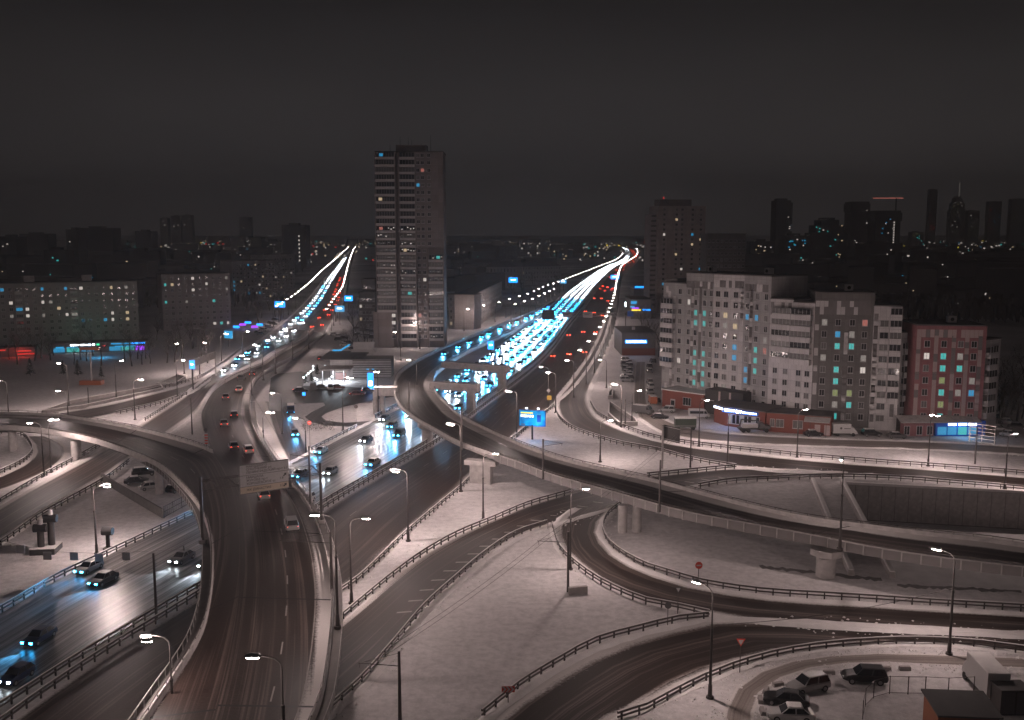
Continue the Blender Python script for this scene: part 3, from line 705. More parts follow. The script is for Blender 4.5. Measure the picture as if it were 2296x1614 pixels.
# ------------------------------------------------------------------ street lamps
LAMPC = (1.0, 0.785, 0.745)
_lm = {}
def lamp_parts(h, heads):
    k = (round(h*2)/2, heads)
    if k in _lm: return _lm[k]
    h = k[0]
    p = MB(); p.tube((0, 0, -.1), (0, 0, .25), .42, .40, 8); p.tube((0, 0, .25), (0, 0, 1.5), .24, .21, 10); p.tube((0, 0, 1.5), (0, 0, h*.62), .16, .13, 10)
    p.tube((0, 0, h*.62), (0, 0, h*.64), .17, .16, 10); p.tube((0, 0, h*.64), (0, 0, h-.9), .085, .07, 8)
    a = MB(); pts = [Vector((0, 0, h-.95)), Vector((.12, 0, h-.45)), Vector((.5, 0, h-.12)), Vector((1.1, 0, h+.05)), Vector((1.7, 0, h+.1))]
    for q, r in zip(pts, pts[1:]): a.tube(q, r, .06, .055, 6)
    if heads == 2:
        pts2 = [Vector((.5, 0, h-.12)), Vector((.9, .35, h+.02)), Vector((1.25, .8, h+.08))]
        for q, r in zip(pts2, pts2[1:]): a.tube(q, r, .05, .045, 6)
    hd = MB(); rings = []
    for x, wd, zt in ((-.42, .10, .05), (-.3, .17, .13), (.1, .21, .17), (.38, .17, .10), (.5, .08, .04)):
        rings.append([(x, -wd, -.06), (x, wd, -.06), (x, wd*.75, zt*.7), (x, 0, zt), (x, -wd*.75, zt*.7)])
    hd.loft(rings)
    bl = MB(); bl.loft([[(x, y*wd, -.065-dz) for y, dz in ((-1, 0), (-.5, .09), (.5, .09), (1, 0))] for x, wd in ((-.3, .12), (.05, .18), (.36, .12))])
    hd.v = [(x*1.3, y*1.35, z*1.2) for x, y, z in hd.v]; bl.v = [(x*1.35, y*1.5, z*1.3) for x, y, z in bl.v]
    r = (p.mesh('pole', MATS['pole paint']), a.mesh('arm', MATS['pole paint']), hd.mesh('lamp_head', MATS['lamp housing']), bl.mesh('lens', MATS['lamp glow']), h)
    _lm[k] = r; return r
NL = [0]
def lamp(b, h, ang, label, heads=1, power=1500.0, light=True, group=None, lit=True):
    pm, am, hm, lm, h = lamp_parts(h, heads)
    root = empty('street_lamp', b, ang); tag(root, label, 'street lamp', group)
    put('pole', pm, root); put('arm', am, root)
    spots = [(2.1, 0, h+.12)] + ([(1.6, 1.05, h+.12)] if heads == 2 else [])
    for x, y, z in spots:
        hh = put('lamp_head', hm, root, (x, y, z)); put('lens', lm, hh)
    if light:
        ld = bpy.data.lights.new('lamp_light', 'POINT'); ld.energy = 1.95*power*(1.35 if heads == 2 else 1); ld.color = LAMPC; ld.shadow_soft_size = .33
        lo = bpy.data.objects.new('lamp_light', ld); COL.objects.link(lo); lo.parent = root; lo.location = (2.1 if heads == 1 else 1.9, 0 if heads == 1 else .5, h-.22); NL[0] += 1
    return root
PI = math.pi
near_lamps = [
 (1591,1565,0,12,2.3,1,'tall lamp post at the bottom guardrail where the loop meets the bend',1500),
 (2127,1467,0,12,2.3,1,'tall lamp post at the guardrail behind the white box truck',1700),
 (1882,1232,5.6,12,1.4,1,'lamp post on the flyover edge above the round pier',1300),
 (1630,1047,0,11.5,.3,1,'lamp post at the tip of the billboard snowfield',2000),
 (1786,1027,0,10.5,.5,1,'lamp post in front of the red brick shop with awning',2100),
 (2080,1045,0,10.5,.5,2,'twin lamp post in front of the red apartment block',2100),
 (2252,1096,0,10.5,.5,1,'lamp post at the far right above the retaining wall',2100),
 (1278,1277,0,12,0,1,'lamp post beside the leaning wire pole on the loop',2200),
 (1083,1166,0,11.5,0,1,'lamp post at the right end of the narrow snow wedge',2000),
 (1033,1102,0,13,PI,2,'very tall lamp post rising past the flyover edge',1900),
 (1345,1036,0,9,0,1,'short lamp post on the snowfield right of the billboard',1700),
 (1566,1001,0,10.5,.5,1,'lamp post beside the green trailer',2000),
 (1229,914,0,11.5,PI,1,'lamp post with square signs at the gore of the slip road',2000),
 (1158,978,0,11,PI,2,'twin lamp post left of the blue billboard',2000),
 (915,1213,0,11.5,PI,2,'twin lamp post in the narrow snow wedge by the outbound carriageway',2300),
 (788,1353,0,11.5,0,1,'lamp post at the lower tip of the narrow snow wedge',2200),
 (757,1407,6,12.5,PI,1,'tall dark lamp post on the right parapet of the overpass',1700),
 (640,1765,6,10.5,PI,1,'lamp at the bottom edge leaning over the overpass',700),
 (392,1690,0,11.5,PI,2,'twin lamp below the left parapet of the overpass',900),
 (217,1242,0,10.5,0,2,'twin lamp post beside the sculpture',2300),
 (115,1059,0,10.5,1.2,2,'twin lamp post on the snow strip left of the ramp pier',2000),
 (99,1070,0,11,PI,1,'single lamp post beside the twin lamp under the left ramp',1800),
 (303,941,0,10.5,0,2,'twin lamp post on the snow triangle behind the ramp',2200),
 (398,894,0,11.5,0,1,'lamp post at the tip of the snow triangle',1800),
 (261,893,0,11,.8,1,'lamp post in the park next to the red topped pylon',1700),
 (155,914,0,12.5,PI,1,'lamp post in the park left of the red topped pylon',1700),
 (155,966,0,10,PI,1,'lamp post just behind the left ramp',1500),
 (20,938,0,10,PI,1,'lamp post at the left edge behind the ramp',1500),
 (769,965,0,13,.3,2,'tall twin lamp post on the snow island by the filling station',1900),
 (848,931,0,11.5,1.57,2,'bright twin lamp beside the flyover pier',1900),
 (633,972,0,10,PI,1,'lamp post beside the parked tour buses',1500),
 (592,1030,0,10,.6,2,'twin lamp post between the overpass and the exit lane',1700),
 (686,1017,0,8,PI,1,'low lamp post on the snow bank of the filling station exit',1300),
 (564,886,6,10.5,PI,1,'lamp post on the overpass where it straightens',1500),
 (590,852,5.4,10.5,PI,1,'second lamp post along the right parapet of the descending overpass',1500),
 (618,837,4.4,10.5,PI,1,'third lamp post along the right parapet of the descending overpass',1500),
 (656,806,3,10.5,PI,1,'fourth lamp post along the right parapet of the descending overpass',1500),
 (692,781,1.6,10.5,PI,1,'fifth lamp post along the right parapet of the descending overpass',1500),
 (448,840,0,11,0,2,'twin lamp post beside the back of the large white road sign',1700),
 (413,838,0,10.5,PI,1,'lamp post left of the large white road sign',1400),
 (497,815,0,11,.4,2,'brightest lamp beside the small cyan billboard',2000),
 (545,800,0,10,.4,1,'lamp post at the bus stop on the side street',1500),
 (898,808,0,11,PI,1,'lamp post at the left foot of the tall tower',1300),
 (941,782,0,11,PI,1,'lamp post in front of the tall tower',1300),
 (999,757,0,11,PI,1,'lamp post between the tall tower and the five storey house',1300),
 (934,862,6,7,PI,1,'lamp on the outer edge of the flyover curl',900),
 (1392,958,0,11,PI,2,'bright parking lot lamp beside the rows of snowed cars',2000),
 (1416,945,0,8,.4,1,'small lamp beside the pedestrian stairwell',900),
 (1359,870,0,9,PI,1,'small lamp on the footpath of the right pavement',900),
]
for u, v, z, h, a, hd, lab, pw in near_lamps:
    lamp(G(u, v, z), h, a, lab, hd, pw)
# rows along the roads
def lamp_row(path, step, start, end, side_ang, what, group, h=11, lim=560):
    for i, (p, hd) in enumerate(along(path, step, start, end)):
        lab = ordn(i) + ' lamp from the near end, ' + what
        lamp(p, h, hd + side_ang, lab, 1, 1350, p.length < lim, group)
lamp_row([p for p in A2.line(1, 3.2, 0, None, 4) if 255 < p.y < 2600], 26, 0, None, PI/2, 'right side of the avenue', 'lamps on the right side of the avenue')
lamp_row(catmull([G(*p) for p in ((1040,742),(1077,731),(1106,723),(1136,712),(1160,703),(1184,693),(1212,677),(1244,663),(1271,650),(1310,631),(1350,612),(1380,596),(1394,580))], 6), 26, 0, None, -PI/2, 'far left side of the avenue', 'lamps on the far left side of the avenue')
lamp_row([p for p in Cst.line(1, 0, 12, 190, 3)], 30, 0, None, -PI/2 + PI, 'outer edge of the rising flyover', 'lamps on the rising flyover', 9)
lamp_row([p for p in I.line(0, -2.5, 4, None, 4)], 25, 0, None, -PI/2, 'left side of the side street', 'lamps on the left of the side street')
lamp_row([p for p in I.line(1, 2.0, 10, None, 4)], 25, 0, None, PI/2, 'right side of the side street', 'lamps on the right of the side street')
# ------------------------------------------------------------------ bare wire poles with bracket
def wire_pole(u, v, z, h, ang, label, lean=0.0, arm=3.2):
    root = empty('wire_pole', G(u, v, z), ang); tag(root, label, 'pole')
    root.rotation_euler = (lean, 0, ang)
    MB().tube((0, 0, -.1), (0, 0, h), .19, .13, 10).build('pole', MATS['pole paint'], root)
    if arm:
        m = MB(); m.tube((0, 0, h*.82), (arm, 0, h*.86), .045, n=6); m.tube((0, 0, h*.98), (arm*.9, 0, h*.865), .02, n=5); m.tube((arm*.95, 0, h*.86), (arm*.95, 0, h*.80), .03, n=5)
        m.build('bracket', MATS['pole paint'], root)
    return root
wire_pole(1273,1327,0,8.4,PI+.1,'leaning wire pole on the big snowfield beside a concrete block',0.03,4.2)
wire_pole(897,1640,0,8.2,PI,'wire pole cut by the bottom edge on the snowfield',0,4)
wire_pole(351,1388,0,8.6,PI,'dark wire pole standing in the median at lower left',0,0)
wire_pole(1217,1073,6,7,.3,'wire pole with bracket on the flyover right of the billboard',0,3.6)
wire_pole(1478,1146,6,8,1.2,'tall wire pole on the middle of the flyover edge',0,0)
wire_pole(431,974,0,9,PI,'wire pole beside the striped marker of the overpass fork',0,2)
wire_pole(917,925,6,7.5,.2,'wire pole on the near edge of the flyover curl',0,0)
wire_pole(1547,1052,0,9,PI,'wire pole on the billboard snowfield near the road sign',0,3)
wire_pole(1401,957,0,7,.2,'wire pole beside the pedestrian stairwell',0,2)
wire_pole(199,912,0,5.5,.2,'short wire pole in the park beside the low wall',0,0)
wire_pole(2185,1040,0,8,.2,'wire pole carrying the slanted hoarding at far right',0,0)
wire_pole(1035,1006,6,9,.2,'wire pole on the flyover beside the very tall lamp',0,0)
wire_pole(744,1330,6,7.5,PI,'wire pole with long bracket over the overpass',0,6)
wire_pole(696,1134,6,9.5,PI,'wire pole beside the right leg of the sign gantry',0,3)
def wire(pts, label, sag=.5, r=.022):
    mb = MB()
    for a, b in zip(pts, pts[1:]):
        n = 14; prev = None
        for i in range(n+1):
            t = i/n; p = Vector(a).lerp(Vector(b), t); p.z -= sag*4*t*(1-t)
            if prev: mb.tube(prev, p, r, n=4, cap=False)
            prev = p
    return tag(mb.build('overhead_wire', MATS['dark steel']), label, 'wire')
tp = lambda u, v, z, h: G(u, v, z) + Vector((0, 0, h))
wire([tp(897,1640,0,6.9)+Vector((-3.6,0,0)), tp(1273,1327,0,7.1)+Vector((-4,0,0)), tp(1547,1052,0,7.6)+Vector((-2.8,0,0))], 'upper overhead wire crossing the big snowfield')
wire([tp(897,1640,0,6.6)+Vector((-3.0,.3,0)), tp(1273,1327,0,6.8)+Vector((-3.4,.3,0)), tp(1547,1052,0,7.3)+Vector((-2.2,.3,0))], 'lower overhead wire crossing the big snowfield')
wire([tp(744,1330,6,6.3)+Vector((-5.5,0,0)), tp(696,1134,6,8)+Vector((-2.8,0,0)), G(560,893,6)+Vector((-3,0,8))], 'overhead wire above the overpass lanes')
wire([tp(1591,1565,0,8), tp(2127,1467,0,8)], 'cable strung between the two tall lamps at lower right', .8, .03)
# small square plates on a span wire over the left lower lawn
sw = empty('span_wire_plates', G(50, 1300)); tag(sw, 'row of five small grey plates hung on a wire at lower left', 'sign')
P0 = G(50, 1300)
plate = MB().box((0, 0, 0), (1.15, .06, 1.15)).mesh('plate', MATS['panel grey'])
pts = [at_depth(u, v, 128 + k*1.5) for k, (u, v) in enumerate(((46,1231),(106,1246),(166,1247),(222,1250),(283,1247)))]
for p in pts: put('plate', plate, sw, p - P0)
m = MB()
ext = [pts[0] + (pts[0]-pts[1])*2] + pts + [pts[-1] + (pts[-1]-pts[-2])*2.2]
for a, b in zip(ext, ext[1:]): m.tube(a - P0 + Vector((0, 0, .6)), b - P0 + Vector((0, 0, .6)), .02, n=4)
m.build('wire', MATS['dark steel'], sw)
m = MB(); 
for e in (ext[0], ext[-1]): m.tube(Vector((e.x, e.y, 0)) - P0, e - P0 + Vector((0, 0, 1.2)), .12, .08, 8)
m.build('pole', MATS['pole paint'], sw)
# ------------------------------------------------------------------ signs
def text(parent, s, size, loc, mat, name='lettering', align='LEFT', rx=PI/2, rz=0.0, depth=.012, sx=1.0):
    c = bpy.data.curves.new('t', 'FONT'); c.body = s; c.size = size; c.align_x = align; c.extrude = depth; c.resolution_u = 2
    tmp = bpy.data.objects.new('t', c); COL.objects.link(tmp)
    dg = bpy.context.evaluated_depsgraph_get(); me = bpy.data.meshes.new_from_object(tmp.evaluated_get(dg)); me.name = name
    bpy.data.objects.remove(tmp); bpy.data.curves.remove(c)
    me.materials.clear(); me.materials.append(mat)
    o = put(name, me, parent, loc); o.rotation_euler = (rx, 0, rz); o.scale = (sx, 1, 1); return o
def truss(mb, a, b, dep=.7, n=8, r=.045):
    a, b = Vector(a), Vector(b); dn = Vector((0, 0, -dep)); sd = (b-a).cross(Vector((0, 0, 1))).normalized()*.4
    for o in (sd, -sd):
        mb.tube(a+o, b+o, r, n=6); mb.tube(a+dn+o, b+dn+o, r, n=6)
        for i in range(n):
            p = a.lerp(b, i/n)+o; q = a.lerp(b, (i+1)/n)+o
            mb.tube(p, q+dn, r*.7, n=5) if i % 2 else mb.tube(p+dn, q, r*.7, n=5)
# gantry over the wide overpass
gl_, gr_ = G(455, 1215, 6), G(721, 1170, 6)
gan = empty('sign_gantry', gl_); tag(gan, 'truss sign gantry with large grey direction board over the overpass', 'road sign')
d_ = gr_ - gl_
for q, h in ((Vector(), 9.2), (d_, 8.9)):
    MB().box((q.x, q.y, h/2), (.34, .34, h)).build('gantry_leg', MATS['pole paint'], gan)
    MB().box((q.x, q.y, .1), (.9, .9, .5)).build('leg_base', MATS['concrete'], gan)
m = MB(); truss(m, (0, 0, 8.6), d_ + Vector((0, 0, 8.6)), 1.3, 14); m.build('truss', MATS['pole paint'], gan)
ang = math.atan2(d_.y, d_.x)
bl_ = at_depth(533, 1078, (gl_.y+gr_.y)/2 - 1.0) - gl_
brd = empty('direction_board', (0, 0, 0)); brd.parent = gan
sgn_w, sgn_h = 6.9, 4.1
f_ = Vector((math.cos(ang), math.sin(ang), 0)); nr = Vector((math.sin(ang), -math.cos(ang), 0))
o0 = f_*(d_.length*.30) + nr*.85 + Vector((0, 0, 6.15))
bpy.data.objects.remove(brd)
fr = MB().box((sgn_w/2, 0, sgn_h/2), (sgn_w+.12, .10, sgn_h+.12)).build('sign_backing', MATS['sign back'], gan, o0, ang)
for nm, z0, z1, mt in (('sign_panel', 2.62, 4.05, 'sign white'), ('sign_panel', 1.02, 2.54, 'sign white'), ('sign_panel', .05, .94, 'sign beige')):
    pn = MB().box((sgn_w/2, -.07, (z0+z1)/2), (sgn_w, .04, z1-z0)).build(nm, MATS[mt], gan, o0, ang)
    rows = {2.62: (('НАРОДНОГО', 3.68), ('ОПОЛЧЕНИЯ ул.', 3.26), ('ЛЕНИНГРАДСКИЙ пр-т 3.0', 2.82)), 1.02: (('МАРШАЛА', 2.12), ('ЖУКОВА пр-т', 1.68), ('ХОРОШЁВСКОЕ ш.', 1.22)), .05: (('ЖК ДИНАСТИЯ', .36),)}[z0]
    for s, zz in rows: text(pn, s, .46, (.85, -.10, zz), MATS['lettering dark'])
    if z0 == 1.02: text(pn, '1.8', .46, (5.6, -.10, 1.45), MATS['lettering dark'])
    if z0 == .05: text(pn, '3.2', .46, (5.6, -.10, .36), MATS['lettering dark'])
    ax, az, up = ((.42, 3.2, 1) if z0 == 2.62 else (6.4, 2.05 if z0 == 1.02 else .55, -1))
    m = MB(); c, s_ = math.cos(math.radians(45)), math.sin(math.radians(45))*(1 if up < 0 else -1)
    def ap(x, z): return (ax + x*c - z*s_*1, -.115, az + x*(s_) + z*c) if up < 0 else (ax - (x*c) + z*s_*-1, -.115, az + x*c + z*s_*1)
    tri = [(.30, 0), (-.02, .24), (-.02, -.24)]; shaft = [(-.02, .09), (-.34, .09), (-.34, -.09), (-.02, -.09)]
    m.poly([ap(*p) for p in tri]); m.poly([ap(*p) for p in shaft]); m.build('arrow', MATS['lettering dark'], pn)
# blue billboard
bb = G(1193, 985); bbd = empty('billboard', bb, -.22); tag(bbd, 'blue lit billboard with a phone picture on the snowfield', 'billboard')
bw, bh, bz = 6.1, 3.55, 3.3
MB().tube((0, 0, -.1), (0, 0, bz+.2), .22, n=10).build('leg', MATS['pole paint'], bbd)
MB().box((0, .1, bz+bh/2), (bw+.25, .35, bh+.25)).build('frame', MATS['sign blue'], bbd)
def pic_mat():
    m = bpy.data.materials.new('printed poster'); m.use_nodes = True; t = m.node_tree; b = t.nodes['Principled BSDF']
    tc = t.nodes.new('ShaderNodeTexCoord'); nz = t.nodes.new('ShaderNodeTexNoise'); nz.inputs['Scale'].default_value = .5; nz.inputs['Detail'].default_value = 1
    t.links.new(tc.outputs['Object'], nz.inputs['Vector']); cr = t.nodes.new('ShaderNodeValToRGB')
    for e, (p, c) in zip(cr.color_ramp.elements, ((.3, (0, .06, .30, 1)), (.75, (0, .45, .75, 1)))): e.position = p; e.color = c
    t.links.new(nz.outputs['Fac'], cr.inputs[0]); t.links.new(cr.outputs[0], b.inputs['Base Color'])
    t.links.new(cr.outputs[0], b.inputs['Emission Color']); b.inputs['Emission Strength'].default_value = .9
    return m
po = MB().box((0, -.1, bz+bh/2), (bw, .05, bh)).build('poster', pic_mat(), bbd)
text(po, 'ПИШИ SMS', .72, (-2.75, -.14, bz+2.05), MATS['neon white'], sx=.82)
text(po, 'собирай акции', .36, (-2.7, -.14, bz+1.5), MATS['neon cyan'])
MB().box((-1.3, -.14, bz+3.05), (2.9, .02, .3)).build('headline_strip', MATS['neon yellow'], po)
MB().box((1.6, -.135, bz+1.75), (1.15, .02, 2.4)).build('phone_picture', MATS['neon cyan'], po)
MB().box((1.6, -.15, bz+1.8), (.9, .02, 1.7)).build('phone_screen', MATS['sign blue'], po)
MB().box((-2.2, -.14, bz+.3), (1.0, .02, .16)).build('small_print', MATS['sign red'], po)
for x in (-1.2, 1.6):
    l = MB().tube((x, .1, bz+bh), (x, -.9, bz+bh+.75), .04, n=6).build('floodlight_arm', MATS['pole paint'], bbd)
    MB().box((x, -.95, bz+bh+.75), (.5, .22, .2)).build('floodlight', MATS['neon white'], l)
ld = bpy.data.lights.new('billboard_light', 'POINT'); ld.energy = 420; ld.color = (.05, .45, 1); ld.shadow_soft_size = .25
lo = bpy.data.objects.new('billboard_light', ld); COL.objects.link(lo); lo.parent = bbd; lo.location = (1.2, -1.9, bz+.2)
def disc_sign(u, v, z, h, face, label, shape='disc', size=.42, plate2=None):
    root = empty('traffic_sign', G(u, v, z)); tag(root, label, 'traffic sign')
    MB().tube((0, 0, -.1), (0, 0, h), .05, n=6).build('post', MATS['galvanised steel'], root)
    m = MB()
    if shape == 'disc': m.tube((0, -.06, h), (0, -.10, h), size, n=20); pn = m.build('plate', MATS[face], root)
    elif shape == 'square': m.box((0, -.08, h), (size*2, .04, size*2)); pn = m.build('plate', MATS[face], root)
    elif shape == 'tri': m.loft([[(-size, y, h+size*.8), (size, y, h+size*.8), (0, y, h-size)] for y in (-.06, -.10)]); pn = m.build('plate', MATS[face], root)
    elif shape == 'diamond': m.loft([[(-size, y, h), (0, y, h-size), (size, y, h), (0, y, h+size)] for y in (-.06, -.10)]); pn = m.build('plate', MATS[face], root)
    elif shape == 'wide': m.box((0, -.08, h), (size*4.2, .04, size*2)); pn = m.build('plate', MATS[face], root)
    if face == 'sign red' and shape == 'disc': MB().box((0, -.12, h), (size*1.3, .02, size*.32)).build('bar', MATS['window frame'], pn)
    if shape == 'tri' : MB().loft([[(-size*.6, y, h+size*.52), (size*.6, y, h+size*.52), (0, y, h-size*.6)] for y in (-.105, -.12)]).build('inner_field', MATS['window frame'], pn)
    if shape == 'wide':
        for k in range(3):
            x = -size*1.4 + k*size*1.25; m = MB()
            m.poly([(x-.22, -.105, h+.3), (x, -.105, h+.3), (x+.28, -.105, h), (x, -.105, h-.3), (x-.22, -.105, h-.3), (x+.06, -.105, h)][::-1]); m.build('chevron', MATS['window frame'], pn)
    return root
disc_sign(*r7(1182,1005), 0, 3.0, 'sign red', 'red no entry sign on the snow inside the loop', 'disc', .50)
disc_sign(*r7(1042,1195), 0, 2.9, 'sign back', 'round sign seen from behind near the tip of the big snowfield', 'disc', .42)
disc_sign(*r7(1088,1130), 0, 3.2, 'sign back', 'triangular sign seen from behind on the loop verge', 'tri', .45)
disc_sign(*r7(497,745), 0, 2.2, 'galvanised steel', 'pale round sign at the tip of the link road gore', 'disc', .45)
disc_sign(*r7(316,1540), 0, 1.6, 'sign red', 'red and white chevron board on the big snowfield', 'wide', .32)
disc_sign(*r8(195,1370), 0, 3.6, 'sign red', 'white and red yield triangle at the guardrail of the lower lot', 'tri', .50)
disc_sign(695,1006, 0, 6.0, 'sign red', 'red round sign at the filling station exit', 'disc', .48)
disc_sign(*k6(1312,1500), 0, 5.0, 'galvanised steel', 'tall round sign on the loop island by the avenue', 'disc', .5)
disc_sign(*k6(438,1110), 0, 2.6, 'neon blue', 'small blue lit pedestrian sign on the island by the filling station', 'square', .45)
disc_sign(1231, 918, 0, 3.3, 'sign yellow', 'yellow square sign at the slip road gore', 'square', .60)
disc_sign(1229.2, 915, 0, 5.0, 'panel grey', 'small diamond sign above the yellow square sign', 'diamond', .55)
disc_sign(1228, 700, 0, 3.0, 'neon blue', 'small blue square sign at the far roadside', 'square', .8)
# striped lane divider marker at the fork of overpass and ramp
mk = empty('divider_marker', G(463, 1001, 6)); tag(mk, 'red and white striped marker where ramp and overpass fork', 'traffic sign')
MB().tube((0, 0, 0), (0, 0, 3.6), .07, n=8).build('post', MATS['pole paint'], mk)
for k in range(4): MB().box((0, -.1, .7+k*.55), (.62, .06, .27)).build('red_stripe', MATS['sign red'], mk); MB().box((0, -.1, .97+k*.55), (.62, .06, .26)).build('white_stripe', MATS['window frame'], mk)
MB().tube((0, -.08, 3.4), (0, -.12, 3.4), .36, n=18).build('disc', MATS['sign back'], mk)
# far gantry across the avenue
fg0 = G(1252, 741); fg1 = G(1402, 739); fg = empty('sign_gantry', fg0); tag(fg, 'far sign gantry with three boards across the avenue', 'road sign')
dd = fg1 - fg0
for q in (Vector(), dd): MB().box((q.x, q.y, 4.4), (.4, .4, 8.8)).build('gantry_leg', MATS['pole paint'], fg)
m = MB(); truss(m, (-8, 0, 8.6), dd + Vector((0, 0, 8.6)), 1.6, 18, .09); m.build('truss', MATS['panel grey'], fg)
for x, w_, h_, mt in ((-5.2, 6.2, 4.6, 'dark steel'), (4.2, 4.6, 2.6, 'sign white'), (14.5, 4.8, 2.9, 'sign white')):
    pn = MB().box((x, -.7, 8.0), (w_, .12, h_)).build('sign_board', MATS[mt], fg)
    for zz, ww in ((8.7, .75), (8.1, .5)): MB().box((x-.1*w_, -.78, zz), (w_*ww, .03, .28)).build('lettering_line', MATS['lettering dark'], pn)
# back of a large road sign by the left street
bs0, bs1 = G(432, 866), G(484, 842); bs = empty('large_road_sign', bs0); tag(bs, 'large white road sign seen from behind beside the left street', 'road sign'); dv = bs1 - bs0; an = math.atan2(dv.y, dv.x)
for q in (Vector(), dv): MB().tube((q.x, q.y, -.1), (q.x, q.y, 8.6), .2, .16, 8).build('post', MATS['panel grey'], bs)
MB().box((dv.x/2, dv.y/2, 7.2), (dv.length, .25, 2.3), an).build('board', MATS['pale concrete'], bs)
for zz in (6.05, 7.2, 8.4): MB().box((dv.x/2, dv.y/2-.3, zz), (dv.length+1, .14, .14), an).build('crossbar', MATS['window frame'], bs)
# rhombus road sign near the trailer and slanted hoarding at the right
rs = empty('road_sign', G(1484, 1050)); tag(rs, 'dark road sign board seen edge on beside the curving slip road', 'road sign')
MB().tube((0, 0, -.1), (0, 0, 9.2), .22, n=8).build('post', MATS['panel grey'], rs)
MB().box((1.6, -1.6, 7.6), (4.4, .15, 3.1), -.95).build('board', MATS['dark steel'], rs)
for zz in (6.3, 8.9): MB().box((1.6, -1.7, zz), (4.6, .12, .12), -.95).build('crossbar', MATS['panel grey'], rs)
hd = empty('hoarding', G(2190, 1042)); tag(hd, 'slanted slatted hoarding seen from behind at far right', 'billboard')
for k in range(6): MB().box((1.6, 2.0, 4.4+k*.75), (5.4, .1, .16), -.75).build('slat', MATS['pale concrete'], hd)
for k in range(3): MB().box((1.6-1.8+k*1.8, 2.0+1.6-k*1.68, 6.2), (.12, .12, 4.2)).build('upright', MATS['panel grey'], hd)
# ------------------------------------------------------------------ buildings
def facade_mat(name, col, var=.16, sx=1.0, sz=2.9, line=.55, rough=.75):
    """prefabricated slabs: fine joints between them, slight tone differences from slab to slab"""
    m = bpy.data.materials.new(name); m.use_nodes = True; t = m.node_tree; N = t.nodes.new; L = t.links.new; b = t.nodes['Principled BSDF']
    tc = N('ShaderNodeTexCoord'); sp = N('ShaderNodeSeparateXYZ'); L(tc.outputs['Object'], sp.inputs[0])
    ad = N('ShaderNodeMath'); ad.operation = 'ADD'; L(sp.outputs[0], ad.inputs[0]); L(sp.outputs[1], ad.inputs[1])
    cb = N('ShaderNodeCombineXYZ'); L(ad.outputs[0], cb.inputs[0]); L(sp.outputs[2], cb.inputs[1])
    br = N('ShaderNodeTexBrick'); br.offset = 0.0; br.inputs['Scale'].default_value = 1.0; br.inputs['Brick Width'].default_value = sx; br.inputs['Row Height'].default_value = sz
    br.inputs['Mortar Size'].default_value = .03; br.inputs['Bias'].default_value = 0.0
    br.inputs['Color1'].default_value = tuple(c*(1-var) for c in col)+(1,); br.inputs['Color2'].default_value = tuple(c*(1+var) for c in col)+(1,); br.inputs['Mortar'].default_value = tuple(c*line for c in col)+(1,)
    L(cb.outputs[0], br.inputs['Vector'])
    nz = N('ShaderNodeTexNoise'); nz.inputs['Scale'].default_value = .35; nz.inputs['Detail'].default_value = 6; L(tc.outputs['Object'], nz.inputs['Vector'])
    cr = N('ShaderNodeMapRange'); cr.inputs['To Min'].default_value = .72; cr.inputs['To Max'].default_value = 1.2; L(nz.outputs['Fac'], cr.inputs['Value'])
    mx = N('ShaderNodeMixRGB'); mx.blend_type = 'MULTIPLY'; mx.inputs[0].default_value = 1; L(br.outputs['Color'], mx.inputs[1]); L(cr.outputs[0], mx.inputs[2])
    L(mx.outputs[0], b.inputs['Base Color']); b.inputs['Roughness'].default_value = rough; MATS[name] = m; return m
facade_mat('white cladding', (.53, .50, .495), .07, 1.45, 2.8)
facade_mat('grey cladding', (.145, .135, .13), .10, 1.45, 2.93)
facade_mat('light grey cladding', (.34, .325, .32), .08, 1.45, 2.8)
facade_mat('red cladding', (.25, .098, .104), .10, 1.45, 2.93)
facade_mat('old panel block', (.25, .225, .215), .10, 3.2, 2.9)
facade_mat('tower concrete', (.20, .168, .16), .12, 3.2, 3.05)
facade_mat('beige stone', (.32, .285, .265), .06, 2.0, 1.0)
facade_mat('warm tower panels', (.33, .275, .255), .08, 3.0, 3.0)
facade_mat('dim block', (.10, .09, .086), .1, 3.2, 3.0)
pmat('silhouette block', (.085, .077, .075), .9, var=.2, scale=.05)
_wm = {}
def win_mesh(w, h, mull=1):
    k = (w, h, mull)
    if k not in _wm:
        f = MB(); t = .09
        for x in (-w/2+t/2, w/2-t/2): f.box((x, -.06, h/2), (t, .12, h))
        for z in (t/2, h-t/2): f.box((0, -.06, z), (w-2*t-.004, .115, t))
        for i in range(mull): f.box((-w/2 + w*(i+1)/(mull+1), -.055, h/2), (t*.8, .10, h-2*t-.004))
        f.box((0, -.11, -.04), (w+.16, .22, .07))
        p = MB().box((0, -.028, h/2), (w-2*t+.02, .05, h-2*t+.02))
        _wm[k] = (f.mesh('window', MATS['window frame']), p)
    return _wm[k]
_pm = {}
def window(root, x, z, w, h, pane='dark glass', mull=1, y=0.0, rz=0.0):
    f, p = win_mesh(w, h, mull); k = (w, h, mull, pane)
    if k not in _pm: _pm[k] = p.mesh('pane', MATS[pane])
    o = put('window', f, root, (x, y, z), rz); put('pane', _pm[k], o); return o
def rnd_pane(r, lit=.1, cols=('lit warm', 'lit white', 'lit dim'), dark=('dark glass', 'dark glass', 'curtained glass')):
    return r.choice(cols) if r.random() < lit else r.choice(dark)
def building(A, Bp, label, name='apartment_building', cat='building'):
    d = Bp - A; root = empty(name, A, math.atan2(d.y, d.x)); tag(root, label, cat); return root, Vector((d.x, d.y, 0)).length
